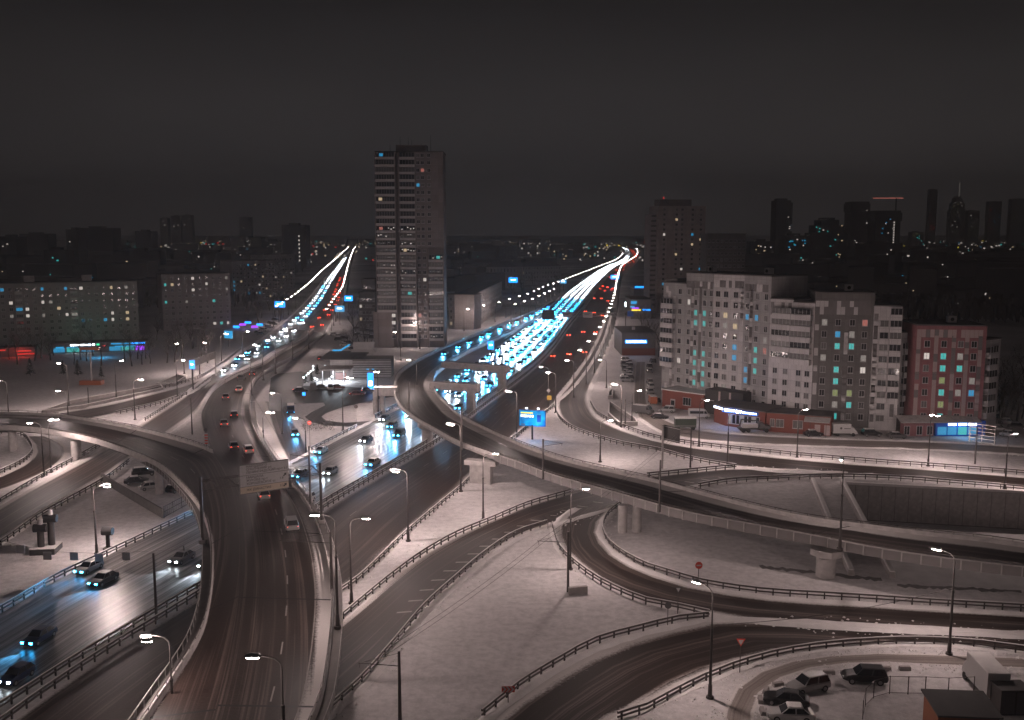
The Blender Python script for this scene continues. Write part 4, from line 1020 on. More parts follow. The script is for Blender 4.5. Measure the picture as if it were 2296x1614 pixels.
def slab_block(a, b, h, depth, label, mat, cols, rows, fh=2.9, z0=1.3, w=1.5, wh=1.5, lit=.12, seed=0, colsr=('lit warm', 'lit white', 'lit dim'), side=0, skip=(), balcony=(), name='apartment_building'):
    A, Bp = G(*a), G(*b); root, Lw = building(A, Bp, label, name); r = random.Random(seed)
    MB().box((Lw/2, depth/2, h/2), (Lw, depth, h)).build('wall', MATS[mat], root)
    MB().box((Lw/2, depth/2, h+.24), (Lw+.3, depth+.3, .5)).build('roof', MATS['roof dark'], root)
    for c in range(cols):
        x = Lw*(c+.5)/cols
        for k in range(rows):
            if (c, k) in skip or c in balcony: continue
            window(root, x, z0+k*fh, w if c % 3 else w*.8, wh, rnd_pane(r, lit, colsr))
    for c in balcony:
        x = Lw*(c+.5)/cols; bwid = Lw/cols*.92
        for k in range(1, rows):
            bl = MB().box((x, -.55, z0-.85+k*fh), (bwid, 1.1, 1.05)).build('balcony', MATS['panel grey'], root)
            window(bl, x, z0+.0+k*fh, round(bwid*.9, 1), wh, rnd_pane(r, lit*1.6, colsr), 3)
    for k in range(side):
        for j in range(rows):
            window(root, Lw, z0+j*fh, 1.2, 1.4, rnd_pane(r, lit), 1, depth*(k+.5)/side, PI/2)
    return root, Lw, r
# left old blocks
r_, Lw, rr = slab_block((-70,777), (313,760), 26.5, 13, 'long nine storey block at far left above the coloured shop fronts', 'old panel block', 22, 8, 2.9, 3.0, 1.5, 1.5, .13, 3, ('lit warm', 'lit white', 'lit dim', 'lit dim', 'lit white', 'lit blue'), 2, (), (6, 13))
for fx in (.36, .70): MB().box((Lw*fx, 6, 28.1), (4.2, 4, 3.2)).build('roof_hut', MATS['concrete'], r_)
slab_block((367,742), (519,735), 28, 13, 'nine storey block with bright corner left of the side street', 'old panel block', 10, 9, 2.9, 2.0, 1.5, 1.5, .12, 5, ('lit warm', 'lit white', 'lit dim', 'lit cyan', 'lit white'), 3)
slab_block((522,678), (618,672), 29, 14, 'third old block receding along the left of the side street', 'old panel block', 12, 9, 2.9, 2.2, 1.5, 1.5, .10, 7, ('lit warm', 'lit white', 'lit blue'), 3)
slab_block((592,655), (662,650), 31, 14, 'fourth old block farthest along the left of the side street', 'old panel block', 12, 9, 3.0, 2.2, 1.5, 1.5, .08, 8, ('lit warm', 'lit white'), 6)
# shop fronts with coloured neon in front of the far left block
sf0, sf1 = G(115, 793), G(330, 786); sh, Lw = building(sf0, sf1, 'row of low shops with blue and green neon below the long block', 'shop_row', 'shop')
MB().box((Lw/2, 4, 2.0), (Lw, 8, 4.0)).build('wall', MATS['dark concrete'], sh); MB().box((Lw/2, 3.8, 4.15), (Lw+.5, 9, .28)).build('roof', MATS['roof dark'], sh)
for x0, x1, z, hh, mt in ((.20,.45,3.2,.55,'neon white'), (.47,.50,3.2,.7,'neon green'), (.62,.84,3.3,.5,'neon cyan'), (.84,.98,3.3,.6,'neon blue'), (.05,.13,2.4,.5,'neon cyan'), (.16,.42,2.3,.35,'neon cyan'), (.53,.56,2.6,.4,'neon red'), (.66,.88,2.2,.4,'neon cyan')):
    MB().box((Lw*(x0+x1)/2, -.12, z), (Lw*(x1-x0), .2, hh)).build('neon_sign', MATS[mt], sh)
for x0, x1, mt in ((.02,.14,'lit blue'), (.16,.30,'lit cyan'), (.31,.44,'lit blue'), (.60,.72,'lit blue'), (.73,.86,'lit cyan'), (.88,.97,'neon violet')):
    MB().box((Lw*(x0+x1)/2, -.06, 1.3), (Lw*(x1-x0), .1, 1.7)).build('shop_window', MATS[mt], sh)
for u, v, c, e, nm in ((190,772,(.03,.9,.5),420,'a'), (250,770,(.03,.85,.55),420,'b'), (240,798,(.05,.5,1),900,'c')):
    ld = bpy.data.lights.new('neon_light', 'POINT'); ld.energy = e; ld.color = c; ld.shadow_soft_size = .5
    lo = bpy.data.objects.new('neon_light', ld); COL.objects.link(lo); lo.parent = sh; bpy.context.view_layer.update(); lo.location = sh.matrix_basis.inverted() @ (G(u, v) + Vector((0, -6, 3.5)))
sh2, Lw = building(G(-40, 803), G(80, 798), 'small shop with dim red neon at the left edge', 'corner_shop', 'shop')
MB().box((Lw/2, 4, 1.8), (Lw, 8, 3.6)).build('wall', MATS['dark concrete'], sh2); MB().box((Lw/2, 4, 3.7), (Lw+.4, 8.4, .2)).build('roof', MATS['roof dark'], sh2)
for x0, x1, z in ((.25,.45,2.8), (.62,.92,2.2), (.66,.98,1.0)): MB().box((Lw*(x0+x1)/2, -.1, z), (Lw*(x1-x0), .16, .5)).build('neon_sign', MATS['neon red'], sh2)
ld = bpy.data.lights.new('neon_light', 'POINT'); ld.energy = 500; ld.color = (1, .05, .03); ld.shadow_soft_size = .5
lo = bpy.data.objects.new('neon_light', ld); COL.objects.link(lo); lo.parent = sh2; lo.location = (Lw*.7, -3, 4)
# ------------------------------------------------------------------ the tall tower
TA, TB = G(846, 779), G(997, 779); tw, TL = building(TA, TB, 'tall dark tower with stacked glazed balconies in the middle', 'tower_block')
r = random.Random(21); FH = 3.03; NF = 27; TH = NF*FH
u2 = TL/151.0
MB().box((TL/2, 9.5, TH/2), (TL-.4, 16, TH)).build('wall', MATS['tower concrete'], tw)
MB().box((28*u2*.5+.2, .4, 5*FH/2), (46*u2, 2.2, 5*FH)).build('lower_wall', MATS['tower concrete'], tw)
# upper right volume stands proud of the lower balconies
MB().box(((90+151)/2*u2, .2, 14*FH + (TH-14*FH)/2), (61*u2, 2.6, TH-14*FH)).build('upper_volume', MATS['tower concrete'], tw)
MB().box((TL/2, 9.5, TH+.3), (TL, 16.6, .6)).build('roof', MATS['roof dark'], tw)
MB().box((TL*.52, 9, TH+2.0), (TL*.45, 7, 3.0)).build('roof_house', MATS['tower concrete'], tw)
for x in (.2, .35, .47, .52, .66, .8): MB().tube((TL*x, 8, TH), (TL*x, 8, TH+3+6*r.random()), .12, .05, 5).build('aerial', MATS['dark steel'], tw)
for x in (2, 46, 54, 90, 116, 150): MB().box((x*u2, -.35, TH/2 if x < 100 else 14*FH/2), (.35, 1.9, TH if x < 100 else 14*FH)).build('fin', MATS['tower concrete'], tw)
def tower_bay(x0, x1, f0, f1, bright):
    w_ = (x1-x0)*u2; xc = (x0+x1)/2*u2
    bm_ = MB(); bm_.box((0, -.75, .30), (w_, 1.5, .55)); bm_.box((0, -.78, .82), (w_, 1.5, .42)); bme = bm_.mesh('balcony', MATS['panel grey'])
    for f in range(f0, f1):
        o = put('balcony', bme, tw, (xc, 0, f*FH))
        tone = r.random(); k = bright(f)
        m = 'dark glass' if tone > k else 'curtained glass'
        q = r.random()
        lit_ = r.choice(('lit warm', 'lit white', 'lit cyan', 'lit blue', 'lit rose')) if q < .10 else None
        gl = MB().box((0, -.45, 1.93), (w_*.94, .08, FH-1.16)).build('glazing', MATS[m], o)
        n = max(3, int(w_/1.1)); mb = MB()
        for i in range(n+1): mb.box((-w_*.47 + w_*.94*i/n, -.52, 1.93), (.09, .08, FH-1.14))
        mb.build('glazing_bars', MATS['concrete'], o)['kind'] = 'stuff'
        if lit_: MB().box((w_*r.uniform(-.3, .3), -.52, 1.95), (1.5, .05, 1.2)).build('lit_pane', MATS[lit_], o)
        if k > .5:
            mb = MB()
            for i in range(n):
                if r.random() < .55: mb.box((-w_*.47 + w_*.94*(i+.5)/n, -.50, 1.55+.8*r.random()), (.35*r.random()+.2, .03, .5))
            if mb.v: mb.build('curtain', MATS[r.choice(('lit dim', 'lit white'))], o)['kind'] = 'stuff'
bf = lambda f: .75 if 6 <= f <= 16 else .25
tower_bay(3, 45, 5, NF, bf); tower_bay(55, 89, 1, NF, bf); tower_bay(117, 149, 1, 13, lambda f: .6)
for f in range(1, NF):
    for x in (96, 108) if f < 14 else (96, 106, 120): window(tw, x*u2, f*FH+.9, 1.4, 1.5, rnd_pane(r, .08, ('lit warm', 'lit white', 'lit blue', 'lit rose')), 1, -.02 if f < 14 else -1.12)
for f in range(1, 5):
    window(tw, 38*u2, f*FH+.9, 1.6, 1.5, rnd_pane(r, .2), 1, -.72)
# ------------------------------------------------------------------ between the tower and the avenue
slab_block((1006,737), (1062,739), 17.5, 10, 'five storey end wall of the house beside the tower', 'beige stone', 5, 5, 3.1, 2.0, 1.3, 1.6, .05, 31)
slab_block((1063,739), (1125,690), 17.5, 10, 'five storey house with long lit front running along the avenue', 'beige stone', 16, 5, 3.1, 2.0, 1.3, 1.6, .10, 32)
def hip_house(a, b, h, depth, rise, label, cols, rows, seed):
    root, Lw, _ = slab_block(a, b, h, depth, label, 'beige stone', cols, rows, h/rows, 1.6, 1.3, h/rows*.5, .06, seed, name='mansion')
    m = MB(); c = [(-.6, -.6, h+.3), (Lw+.6, -.6, h+.3), (Lw+.6, depth+.6, h+.3), (-.6, depth+.6, h+.3)]; a_, b_ = (depth*.45, depth/2, h+rise), (Lw-depth*.45, depth/2, h+rise)
    m.poly([c[0], c[1], b_, a_]); m.poly([c[1], c[2], b_]); m.poly([c[2], c[3], a_, b_]); m.poly([c[3], c[0], a_]); m.build('hip_roof', MATS['roof dark'], root)
hip_house((1090,646), (1157,646), 19, 14, 5, 'house with hipped roof behind the five storey house', 9, 3, 33)
hip_house((1170,628), (1257,626), 14, 16, 5, 'long low house with hipped roof left of the avenue', 14, 3, 34)
slab_block((1162,600), (1212,600), 40, 14, 'tall slab with lit windows far left of the avenue', 'old panel block', 10, 10, 3.4, 3, 2.2, 2, .25, 35, ('lit white', 'lit dim'))
slab_block((1120,606), (1160,604), 32, 16, 'dark slab joined left of the tall lit slab', 'dim block', 6, 6, 4, 3, 2, 2, .05, 36)
slab_block((1000,588), (1108,586), 29, 16, 'long dim block right behind the tall tower', 'dim block', 18, 7, 3.6, 3, 2, 2, .14, 37, ('lit white', 'lit warm'))
slab_block((1010,612), (1092,610), 16, 16, 'dark low block behind the house with hipped roof', 'dim block', 12, 4, 3.6, 2, 1.8, 1.8, .06, 38)
slab_block((806,742), (842,742), 19, 16, 'dim five storey house at the left foot of the tower', 'dim block', 5, 5, 3.2, 2, 1.4, 1.6, .08, 39)
slab_block((812,700), (842,700), 20, 16, 'second dim house left behind the tower', 'dim block', 5, 5, 3.2, 2, 1.4, 1.6, .08, 40)
# ------------------------------------------------------------------ right hand complex
def panels(root, x0, x1, z0, z1, n, seed, mats, avoid=(), y=-.03, pw=1.0, ph=1.9, fh=2.8):
    r = random.Random(seed); used = set(); cx = int((x1-x0)/pw); cz = int((z1-z0)/fh); k = 0
    mm = [MB().box((0, 0, ph/2), (pw*.94, .06, ph)).mesh('facade_panel', MATS[m]) for m in mats]
    for _ in range(n*8):
        if k >= n: break
        i, j = r.randrange(cx), r.randrange(cz*2)
        if (i, j) in used: continue
        used.add((i, j)); x = x0+(i+.5)*pw; z = z0+j*fh/2
        if z + ph > z1 or any(x+pw/2 > a and x-pw/2 < b and z+ph > c and z < d for a, b, c, d in avoid): continue
        put('facade_panel', r.choice(mm), root, (x, y, z)); k += 1
pmat('panel pale', (.56, .53, .525), .7); pmat('panel mid', (.17, .158, .155), .7); pmat('panel beige', (.40, .31, .295), .7)
def wing(root, inv, a, b, h, depth, mat, cols, rows, fh, z0, seed, lit, pan=None, w=1.35, wh=1.5, roofm='roof dark', litcols=('lit warm', 'lit white', 'lit dim'), special=None, base=0.0):
    A, Bp = G(*a), G(*b); d = Bp-A; an = math.atan2(d.y, d.x); Lw = Vector((d.x, d.y)).length
    wg = empty('wing', inv @ A, an - root.rotation_euler.z); wg.parent = root
    MB().box((Lw/2, depth/2, h/2), (Lw, depth, h)).build('wall', MATS[mat], wg)
    MB().box((Lw/2, depth/2, h+.16), (Lw+.12, depth+.12, .3)).build('parapet', MATS[roofm], wg)
    r = random.Random(seed)
    for ci, cx in enumerate(cols):
        for k in range(rows):
            pn = rnd_pane(r, lit, litcols)
            if special and (ci, k) in special: pn = special[(ci, k)]
            if pn is None: continue
            window(wg, Lw*cx, z0+k*fh, w, wh, pn, 1)
    if pan: panels(wg, .1, Lw-.1, pan[0], h-.2, pan[1], seed+50, pan[2], [(Lw*cx-w/2-.1, Lw*cx+w/2+.1, z0+k*fh-.12, z0+k*fh+wh+.05) for cx in cols for k in range(rows)], fh=fh)
    return wg, Lw
def balconies(wg, x0, x1, zs, depth_, fh, r, curved=False):
    w_ = x1-x0; xc = (x0+x1)/2
    for z in zs:
        o = MB().box((xc, -depth_/2, z-.75), (w_, depth_, 1.35)).build('balcony', MATS['white cladding'], wg)
        MB().box((xc, -depth_+.05, z+.72), (w_*.98, .08, fh-1.45)).build('glazing', MATS[r.choice(('dark glass', 'dark glass', 'curtained glass'))], o)
        n = max(3, int(w_/1.0)); mb = MB()
        for i in range(n+1): mb.box((x0+.04+(w_-.08)*i/n, -depth_, z+.70), (.08, .09, fh-1.42))
        mb.build('glazing_bars', MATS['window frame'], o)['kind'] = 'stuff'
def huts(wg, spots, h):
    for x, y in spots:
        o = MB().box((x, y, h+1.0), (2.0, 1.6, 1.7)).build('vent_hood', MATS['pale concrete'], wg)
        MB().tube((x, y-.82, h+1.1), (x, y-.9, h+1.1), .45, n=12).build('vent_opening', MATS['lettering dark'], o)
def complex_root(a, b, label):
    A, Bp = G(*a), G(*b); root, _ = building(A, Bp, label); bpy.context.view_layer.update(); return root, root.matrix_basis.inverted()
cyan_a = {}
for k in (0, 1, 2, 3, 4, 7, 8): cyan_a[(1, k)] = 'lit cyan'; cyan_a[(2, k)] = 'lit cyan'
W1, W1i = complex_root((1482,898), (1815,957), 'curved white apartment block with columns of cyan lit windows')
r = random.Random(77)
wa, La = wing(W1, W1i, (1482,896), (1532,906), 34.2, 14, 'light grey cladding', [.75], 11, 2.8, 3.2, 61, .03, (2, 30, ('panel pale', 'panel mid')))
balconies(wa, .2, La*.55, [6+2.8*k for k in range(2, 9)], 1.2, 2.8, r)
wb, Lb = wing(W1, W1i, (1532,906), (1592,918), 37.2, 14, 'light grey cladding', [.12, .38, .70, .93], 11, 2.8, 3.2, 62, .03, (1, 95, ('panel pale', 'panel mid', 'panel mid')), 1.15, 1.6, special=cyan_a)
wc, Lc = wing(W1, W1i, (1592,918), (1660,930), 37.2, 14, 'white cladding', [.16, .42, .74], 11, 2.8, 3.2, 63, .03, (24, 40, ('panel mid', 'panel pale')), 1.5, 1.6, special={(2, 7): 'lit warm', (2, 5): 'lit blue', (1, 1): 'lit dim', (1, 7): 'lit dim', (2, 4): 'lit blue', (0, 0): None, (1, 0): None})
sp_d = {(0, 8): 'lit blue', (0, 3): 'lit blue', (0, 2): 'lit blue', (1, 8): 'lit blue', (1, 5): 'lit cyan', (1, 4): 'lit cyan', (1, 3): 'lit cyan', (2, 6): 'lit dim', (2, 5): 'lit rose'}
wd, Ld = wing(W1, W1i, (1660,930), (1718,942), 37.2, 14, 'light grey cladding', [.14, .50, .85], 11, 2.8, 3.2, 64, .03, (1, 80, ('panel pale', 'panel mid', 'panel mid')), 1.2, 1.6, special=sp_d)
we, Le = wing(W1, W1i, (1718,942), (1768,950), 31.6, 14, 'white cladding', [.30, .75], 4, 2.8, 4.2, 65, .03, (22, 16, ('panel mid',)))
wf, Lf = wing(W1, W1i, (1768,950), (1816,957), 31.0, 14, 'white cladding', [.35, .75], 4, 2.8, 4.2, 66, .03, (22, 16, ('panel mid',)))
for k in range(5):
    balconies(we, 1.2, Le, [17.0+2.8*k], 1.3, 2.8, r); balconies(wf, 0, Lf*.92, [17.0+2.8*k], 1.3, 2.8, r)
huts(wb, [(3, 7)], 37.2); huts(wd, [(1, 8)], 37.2)
for (x, sx) in ((2.0, 1.0),): MB().box((-3, 10, 18), (5, 8, 34)).build('rear_wing', MATS['grey cladding'], wa)
W2, W2i = complex_root((1815,957), (2006,966), 'dark grey apartment tower with white balcony wing beside it')
sp_g = {(1, 0): 'lit cyan', (1, 1): 'lit dim', (1, 2): 'lit yellow', (1, 3): 'lit cyan', (1, 4): 'lit cyan', (1, 6): 'lit cyan', (1, 7): 'lit blue', (2, 1): 'lit cyan', (2, 2): 'lit yellow', (2, 6): 'lit cyan', (2, 7): 'lit dim', (0, 5): 'lit dim', (0, 8): 'lit dim', (3, 5): 'lit dim', (3, 4): 'lit white', (3, 8): 'lit rose', (0, 0): None}
wg1, Lg = wing(W2, W2i, (1816,957), (1947,962), 33.6, 15, 'grey cladding', [.17, .40, .64, .85], 9, 2.93, 2.2, 71, .03, (2, 130, ('panel mid', 'panel pale', 'panel mid')), 1.3, 1.6, special=sp_g)
huts(wg1, [(Lg*.62, 7)], 33.6)
wg2, L2 = wing(W2, W2i, (1946,963), (1990,965), 30.6, 14, 'white cladding', [.55], 9, 2.93, 2.2, 72, .03, (2, 26, ('panel mid', 'panel pale')), 2.0, 1.6)
wg3, L3 = wing(W2, W2i, (1990,965), (2008,966), 30.6, 13, 'white cladding', [], 9, 2.93, 2.2, 73, .15, (2, 10, ('panel mid',)))
balconies(wg3, -.8, L3, [5.3+2.93*k for k in range(1, 9)], 1.1, 2.93, r)
wg4, L4 = wing(W2, W2i, (2008,958), (2044,958), 23.8, 13, 'light grey cladding', [.3], 7, 2.93, 2.2, 74, .03, (2, 14, ('panel mid',)))
balconies(wg4, L4*.2, L4, [5.3+2.93*k for k in range(1, 6)], 1.1, 2.93, r)
W3, W3i = complex_root((2042,972), (2227,972), 'dark red apartment block with beige panels at the right')
sp_r = {(1, k): c for k, c in ((0, 'lit cyan'), (1, 'lit yellow'), (2, 'lit cyan'), (3, 'lit yellow'), (4, 'lit cyan'), (5, 'lit cyan'))}; sp_r.update({(2, 4): 'lit cyan', (2, 5): 'lit dim', (3, 2): 'lit blue', (3, 3): 'lit dim'})
wr1, Lr = wing(W3, W3i, (2042,972), (2197,976), 26.3, 15, 'red cladding', [.16, .40, .64, .83], 7, 2.93, 3.6, 81, .03, (4.5, 125, ('panel beige', 'panel beige', 'panel mid')), 1.35, 1.6, special=sp_r)
huts(wr1, [(Lr*.62, 7)], 26.3)
wr2, L5 = wing(W3, W3i, (2197,973), (2230,966), 22.8, 13, 'white cladding', [.78], 6, 2.93, 3.6, 82, .03, (3, 10, ('panel mid',)))
balconies(wr2, .1, L5*.55, [5.3+2.93*k for k in range(0, 6)], 1.2, 2.93, r)
# entrance canopy and blue lit shop at the foot of the red block
shp = empty('entrance_shop', G(2110, 978), 0.02); tag(shp, 'blue lit corner shop under a pale awning at the red block', 'shop')
MB().box((4.5, 1.2, 1.9), (12.0, 2.6, 3.6)).build('wall', MATS['sign blue'], shp)
MB().box((-5.6, 1.0, 1.6), (7.2, 2.2, 3.1)).build('porch_wall', MATS['red cladding'], shp)
m = MB(); m.loft([[(-10.5, 2.0, 4.8), (-10.5, -1.6, 3.7), (-10.5, -1.6, 3.55), (-10.5, 2.0, 4.65)], [(8.8, 2.0, 4.8), (8.8, -1.6, 3.7), (8.8, -1.6, 3.55), (8.8, 2.0, 4.65)]]); m.build('awning', MATS['pale concrete'], shp)
for x in (2.4, 4.9, 7.3): MB().box((x, -.18, 2.9), (1.9, .1, .5)).build('lit_sign', MATS['neon white'], shp)
for x, c in ((0, 'lit blue'), (2.4, 'lit blue'), (4.9, 'lit cyan'), (7.3, 'lit blue')): MB().box((x, -.14, 1.35), (2.1, .08, 1.9)).build('shop_window', MATS[c], shp)
for x in (-8.5, -5.5, -3): window(shp, x, .4, 1.4, 2.2, 'dark glass', 1, -.12)
ld = bpy.data.lights.new('shop_light', 'POINT'); ld.energy = 260; ld.color = (.03, .4, 1); ld.shadow_soft_size = .5
lo = bpy.data.objects.new('shop_light', ld); COL.objects.link(lo); lo.parent = shp; lo.location = (4.5, -2.2, 2.6)
# brick shops at the foot of the white block
bs1_ = empty('brick_shop', G(1484, 911), math.atan2((G(1578,925)-G(1484,911)).y, (G(1578,925)-G(1484,911)).x)); tag(bs1_, 'small red brick shop with pale flat roof left of the archway', 'shop')
bl = (G(1578,925)-G(1484,911)).length
MB().box((bl/2, 5.5, 2.4), (bl, 11, 4.8)).build('wall', MATS['brick red'], bs1_); MB().box((bl/2, 5.5, 4.95), (bl+.5, 11.6, .28)).build('roof', MATS['roof snow'], bs1_)
dr = MB().box((3.6, -.08, 1.3), (1.5, .12, 2.5)).build('door', MATS['window frame'], bs1_); MB().box((3.6, -.16, 1.2), (1.1, .06, 1.9)).build('door_glass', MATS['dark glass'], dr)
window(bs1_, 8.2, 1.3, 2.6, 2.2, 'dark glass', 2, -.02)
MB().box((bl+1.6, 1.0, 3.8), (4.0, 4.0, .2)).build('porch_roof', MATS['pale concrete'], bs1_)
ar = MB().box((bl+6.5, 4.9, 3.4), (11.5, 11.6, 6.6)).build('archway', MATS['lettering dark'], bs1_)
for x in (bl+5.2, bl+8.4): MB().box((x, -.95, 3.3), (.55, .1, 6.4)).build('arch_column', MATS['panel beige'], ar)
ph = empty('pharmacy', G(1600, 951), math.atan2((G(1714,966)-G(1600,951)).y, (G(1714,966)-G(1600,951)).x)); tag(ph, 'corner shop with blue neon lettering and wide glazed front', 'shop')
pl_ = (G(1714,966)-G(1600,951)).length
m = MB(); m.prism([(-1.5, 3), (3.2, 0), (pl_, 0), (pl_, 10), (-1.5, 10)], 0, 4.6); m.build('wall', MATS['brick red'], ph)
m = MB(); m.prism([(-1.9, 2.8), (3.1, -.4), (pl_+.2, -.4), (pl_+.2, 10.2), (-1.9, 10.2)], 4.62, 4.95); m.build('roof', MATS['roof dark'], ph)
for k in range(8): window(ph, 4.4+k*1.05, .8, 1.0, 2.4, 'dark glass' if k % 3 else 'lit dim', 0, -.02)
sg = MB().box((7.3, -.30, 4.15), (9.4, .2, .75)).build('fascia', MATS['sign blue'], ph)
rg_ = random.Random(2); x = 3.0
for grp, hh in ((7, .62), (4, .62), (9, .34), (4, .34)):   # overexposed neon lettering, no longer legible
    for k in range(grp):
        ww = rg_.uniform(.26, .42)*(1 if hh > .5 else .62); MB().box((x+ww/2, -.44, 4.15 if hh > .5 else 4.02), (ww, .08, hh*rg_.uniform(.85, 1))).build('neon_letter', MATS['neon white'], sg); x += ww+.05
    x += .22
sg2 = MB().box((.6, 1.35, 4.15), (5.0, .16, .7), -.565).build('side_fascia', MATS['sign blue'], ph)
MB().box((.52, 1.20, 4.15), (4.0, .14, .42), -.565).build('side_lettering', MATS['neon white'], sg2)
m = MB().box((7, -.33, 3.62), (9.4, .06, .08)).build('neon_tube', MATS['neon blue'], ph)
ld = bpy.data.lights.new('neon_light', 'POINT'); ld.energy = 330; ld.color = (.08, .25, 1); ld.shadow_soft_size = .6
lo = bpy.data.objects.new('neon_light', ld); COL.objects.link(lo); lo.parent = ph; lo.location = (5, -2.2, 4.6)
bs3 = empty('brick_shop', G(1717, 967), math.atan2((G(1862,978)-G(1717,967)).y, (G(1862,978)-G(1717,967)).x)); tag(bs3, 'long red brick shop with pale awning and lace windows', 'shop')
b3 = (G(1862,978)-G(1717,967)).length
MB().box((b3/2, 4, 2.3), (b3, 8, 4.6)).build('wall', MATS['brick red'], bs3); MB().box((b3/2, 4, 4.7), (b3+.2, 8.2, .16)).build('roof', MATS['roof dark'], bs3)
for x, w_ in ((1.4, 1.1), (3.2, 1.9), (7.4, 2.4)): window(bs3, x, 1.3, w_, 2.0, 'curtained glass', 1, -.02)
for x in (12.0, 14.2): MB().box((x, -.08, 1.4), (1.3, .12, 2.4)).build('door', MATS['panel beige'], bs3)
m = MB(); m.loft([[(9.0, .2, 4.5), (9.0, -2.6, 3.7), (9.0, -2.6, 3.55), (9.0, .2, 4.35)], [(b3-.2, .2, 4.5), (b3-.2, -2.6, 3.7), (b3-.2, -2.6, 3.55), (b3-.2, .2, 4.35)]]); m.build('awning', MATS['pale concrete'], bs3)
for x in (10.5, b3-1): MB().tube((x, -2.4, 0), (x, -2.4, 3.6), .06, n=6).build('awning_post', MATS['galvanised steel'], bs3)
# plumbing store at the avenue
st_ = empty('plumbing_store', G(1393, 797), 0.0); tag(st_, 'dark flat roofed store with blue lit sign beside the avenue', 'shop')
sw_ = (G(1469,797)-G(1393,797)).length
MB().box((sw_/2, 14, 4.5), (sw_, 28, 9.0)).build('wall', MATS['dark concrete'], st_); MB().box((sw_/2, 14, 9.1), (sw_+.4, 28.4, .24)).build('roof', MATS['roof dark'], st_)
MB().box((sw_/2, -.1, 1.5), (sw_-.3, .2, 2.8)).build('shop_front', MATS['brick red'], st_)
MB().box((sw_*.45, 12, 9.8), (1.2, 1.2, 1.2)).build('roof_vent', MATS['panel grey'], st_)
sg = MB().box((sw_*.42, -.2, 5.6), (sw_*.64, .2, 1.4)).build('fascia', MATS['neon blue'], st_)
text(sg, 'САНТЕХНИКА', 1.15, (sw_*.42, -.32, 5.2), MATS['neon white'], align='CENTER', depth=.03)
st2 = empty('roadside_store', G(1414, 715), 0.0); tag(st2, 'brown two storey store behind the plumbing store with coloured signs', 'shop')
w2 = (G(1460,715)-G(1414,715)).length
MB().box((w2/2, 16, 5.5), (w2, 32, 11)).build('wall', MATS['dark concrete'], st2); MB().box((w2/2, 16, 11.1), (w2+.4, 32.4, .24)).build('roof', MATS['roof dark'], st2)
for x, z, w_, h_, mt in ((1.5, 9.4, 3.4, 1.6, 'neon cyan'), (.8, 7.0, 2.6, .9, 'neon cyan'), (2.4, 6.2, 4.0, .8, 'neon violet'), (3.0, 5.1, 5.4, .8, 'neon yellow'), (8.8, 5.2, 4.4, .8, 'neon blue'), (-.4, 3.0, 3.4, 3.0, 'sign blue'), (-3.2, 8.4, .7, 2.6, 'neon white'), (-1.6, .9, 3.0, 1.2, 'panel beige')):
    MB().box((x, -.3, z), (w_, .3, h_)).build('shop_sign', MATS[mt], st2)
st3 = empty('roadside_store', G(1420, 672), 0.0); tag(st3, 'far low store with small blue sign on its roof', 'shop')
MB().box((8, 10, 4), (16, 20, 8)).build('wall', MATS['dark concrete'], st3); MB().box((8, 10, 8.1), (16.3, 20.3, .2)).build('roof', MATS['roof snow'], st3); MB().box((4, -.3, 9.4), (6.5, .3, 1.2)).build('shop_sign', MATS['neon blue'], st3)
# towers behind the complex
tB, tl = building(G(1472, 702), G(1576, 700), 'tall brownish tower with red aviation light behind the white block', 'tower_block')
r = random.Random(91); hT = 65
MB().box((tl/2, 8, hT/2), (tl, 16, hT)).build('wall', MATS['warm tower panels'], tB)
MB().box((-1.8, 9, hT/2-2.5), (3.4, 10, hT-5)).build('side_bay', MATS['warm tower panels'], tB)
MB().box((tl*.40, 8, hT+2.0), (tl*.68, 9, 4.0)).build('roof_house', MATS['dark concrete'], tB)
for k in range(21):
    for x in (.12, .38, .50, .72, .90):
        window(tB, tl*x, 2+k*3.0, 1.6, 1.6, rnd_pane(r, .13, ('lit warm', 'lit white', 'lit blue')), 1)
for k in range(2, 21):
    MB().box((-1.8, 3.6, k*3.0-1), (3.2, 1.0, 1.1)).build('balcony', MATS['dim block'], tB)
MB().box((tl*.2, 8, hT+5), (.5, .5, 1.2)).build('aviation_light', MATS['neon red'], tB)
slab_block((1580,720), (1666,720), 48, 18, 'wide grey slab rising behind the curved white block', 'dim block', 9, 12, 3.4, 6, 1.6, 1.6, .03, 92)
